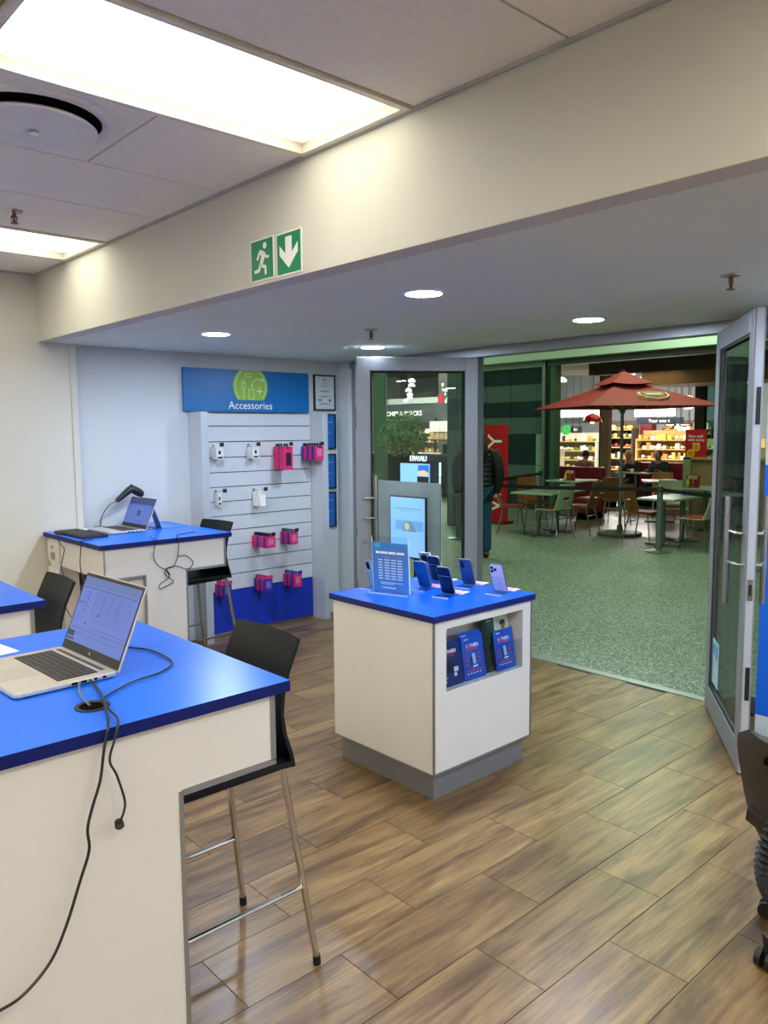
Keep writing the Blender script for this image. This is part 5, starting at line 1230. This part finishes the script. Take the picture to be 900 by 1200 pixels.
# white high table
wt_ = thing('bar_table', 'tall white splay-legged bar table in the supermarket aisle', 'table', (24.0, 13.08, 0))
MB().cyl((24,13.08,1.22), .32, .05, 24).build('tabletop', WHITE, wt_, smooth=True)
for a in range(4):
    c_, s_ = math.cos(a*PI/2+.6), math.sin(a*PI/2+.6); MB().bar((24+c_*.2,13.08+s_*.2,1.22), (24+c_*.40,13.08+s_*.40,0), .06).build('leg', WHITE, wt_)
for a in range(4):
    p = [(24+math.cos(q_*PI/2+.6)*.35, 13.08+math.sin(q_*PI/2+.6)*.35, .34) for q_ in (a, a+1)]; MB().bar(p[0], p[1], .05).build('foot_rail', WHITE, wt_)
for i in range(5):
    x, y = ((23.2,13.7),(25.5,16.0),(27,15.5),(24.5,17.2),(28,14.5))[i]
    o = thing('pendant_lamp', ['supermarket ceiling pendant above the white lightbox','supermarket ceiling pendant at the left of the umbrella','supermarket ceiling pendant deep behind the left lightbox','supermarket ceiling pendant nearest the tile wall','supermarket ceiling pendant deep behind the umbrella'][i], 'pendant lamp', (x, y, 3.4))
    MB().lathe([(.2,0),(.18,.08),(.1,.15),(.03,.18)], 16, (x,y,3.4)).build('shade', mat('pendant_shade_lit', 'f4f6f4', .5, emit=.45), o, smooth=True)
    MB().tube([(x,y,3.58),(x,y,5.3)], .012, 5).build('cord', BLACKP, o)
# left part of the supermarket, seen through the left glass door
fs = thing('hanging_sign', 'dark fascia with white CHIPS and SNACKS lettering seen through the left door', 'sign', (20, 20.8, 2.0))
MB().box(20.02, 20.12, 18.6, 22.4, 1.95, 2.6).build('board', mat('fascia_dark', '3a3f42', .6), fs)
text('lettering', 'CHIPS & SNACKS', .235, mat('letters_added_glow', 'f2f2f0', .5, emit=.8), basis((20.01, 20.9, 2.28), (0,-1,0), (0,0,1)), fs, .004, sx=1.05)  # glow added to the letters because little light reaches them
for y in (19.2, 21.8): MB().tube([(20.07,y,2.6),(20.07,y,5.3)], .012, 5).build('wire', BLACKP, fs)
sign_board(30, 26.5, 33.5, 3.12, 3.42, 'e4ebee', 'long white strip lightbox far back through the left door', .12)
sign_board(30.3, 26.5, 33.5, 2.2, 3.1, '4a5056', 'dark grey panel under the long white strip lightbox', 0)
shelf(24, 20.3, 22.8, (.4,.8,1.2,1.55), '3a3230', 'dark snack shelf behind the plant through the left door', .5)
shelf(24, 21.6+1.3, 25.6, (.4,.8,1.2,1.55), '3a3230', 'dark snack shelf at the left edge of the left door glass', .5)
pb = thing('promo_pillar', 'dark pillar with a red and white printed banner through the left door', 'pillar', (21.2, 19.9, 0))
MB().box(21.2, 21.6, 19.70, 20.30, 0, 5.1).build('core', mat('pillar_dark', '4a4442', .7), pb)
MB().box(21.18, 21.2, 20.05, 20.3, 2.3, 3.0).build('red_print', mat('pillar_red', 'b82030', .5, var=.2, scale=9.), pb)
g = MB()
for k in range(26): 
    y = 19.78+random.random()*.3; z = 2.1+random.random()*1.3; g.box(21.185, 21.2, y, y+.05, z, z+random.uniform(.04,.12))
stuff(g.build('white_print', WHITE, pb))
pt = thing('promo_display', 'white and tan packaged goods display right of the plant through the left door', 'shelf', (19.6, 18.7, 0))
MB().box(19.6, 20.0, 18.25, 19.25, 0, .7).build('base', mat('pillar_dark', '4a4442', .7), pt)
MB().box(19.62, 19.98, 18.25, 19.25, 1.33, 1.36).box(19.62, 19.98, 18.25, 19.25, 1.60, 1.62).box(19.9,19.98,18.25,18.3,.7,2.1).box(19.9,19.98,19.2,19.25,.7,2.1).build('frame', BLACKP, pt)
for k in range(4): MB().box(19.64, 19.9, 18.30+k*.235, 18.51+k*.235, 1.62, 1.98).build('white_box', mat('goods_box_white', 'e8e4de', .5, var=.1, scale=8.), pt)
for k in range(4): MB().box(19.64, 19.9, 18.30+k*.235, 18.51+k*.235, 1.36, 1.58).build('tan_box', mat('goods_box_tan', 'b89878', .5, var=.25, scale=8.), pt)
dlab = ['white dome pendant lamp through the left door, topmost of the left column','white dome pendant lamp through the left door, second from the top of the left column','white dome pendant lamp through the left door, third from the top of the left column','white dome pendant lamp through the left door, fourth from the top of the left column','white dome pendant lamp through the left door, fifth from the top of the left column','white dome pendant lamp through the left door, lowest of the left column','white dome pendant lamp through the left door, upper right near the frame','white dome pendant lamp through the left door, lower right near the frame']
for i, (x, y, z) in enumerate(((24,24.55,3.87),(25,25.58,3.76),(26,26.81,3.62),(27,27.75,3.49),(28,28.78,3.39),(29,30.13,3.3),(24,22.28,3.75),(26,24.0,3.6))):
    o = thing('pendant_lamp', dlab[i], 'pendant lamp', (x, y, z-.12))
    MB().lathe([(.155,0),(.15,.05),(.12,.11),(.07,.15),(.025,.165)], 18, (x,y,z-.12)).build('shade', mat('pendant_shade_lit', 'f4f6f4', .5, emit=.45), o, smooth=True)
    MB().tube([(x,y,z+.045),(x,y,5.3)], .012, 5).build('cord', BLACKP, o)
# dark counter with a potted bush in front of it
ct = thing('mall_counter', 'dark glossy counter in the mall behind the grey window board', 'counter', (14.6, 15.0, 0))
MB().box(14.4, 15.2, 13.1, 16.6, 0, 1.02).build('body', mat('counter_dark', '141c1e', .3), ct)
MB().box(14.35, 15.25, 13.05, 16.65, 1.02, 1.07).build('top', mat('counter_top_grey', '5a6265', .3), ct)
bx_ = tag(MB(ROT((14.7,13.75,1.07), .4)).prism([(-.1,-.15),(.1,-.15),(.1,.15),(-.1,.15)], 0, .02).box(-.02,.02,-.13,.13,.02,.24).build('till_screen', BLACKP), 'small dark till screen on the mall counter', 'screen'); origin_to(bx_, (14.7,13.75,1.07))
ph_ = thing('potted_bush', 'leafy green bush in a dark planter seen through the left glass door', 'plant', (12.4, 12.95, 0))
MB().lathe([(.22,0),(.28,.1),(.32,.5),(.30,.5),(.28,.45)], 20, (12.4,12.95,0)).build('planter', mat('planter_dark', '20262a', .5), ph_, smooth=True)
g = MB()
for k in range(7):
    a = k*.9; g.tube(curve_pts([(12.4,12.95,.4),(12.4+.1*math.cos(a),12.95+.1*math.sin(a),1.0),(12.4+.35*math.cos(a),12.95+.35*math.sin(a),1.5+.05*k)], 3), [.02]*4+[.012]*3, 5)
g.build('stems', mat('stem_brown', '3a2c1c', .8), ph_)
g = MB()
for k in range(2200):
    while True:
        a, b, c_ = [random.uniform(-1,1) for _ in range(3)]
        if a*a+b*b+c_*c_ < 1: break
    ctr = Vector((12.4+a*.58, 12.95+b*.58, 1.58+c_*.52-.12*(a*a+b*b))); d_ = Vector((random.gauss(0,1),random.gauss(0,1),random.gauss(.1,.7))).normalized()
    s_ = d_.cross(Vector((random.gauss(0,1),random.gauss(0,1),random.gauss(0,1)))).normalized(); ln = random.uniform(.06,.12); wd = ln*.22
    g.add([ctr-d_*ln/2, ctr+s_*wd, ctr+d_*ln/2, ctr-s_*wd], [(0,1,2,3)])
stuff(g.build('foliage', leaf_mat(), ph_))
print('objects', len(bpy.data.objects))
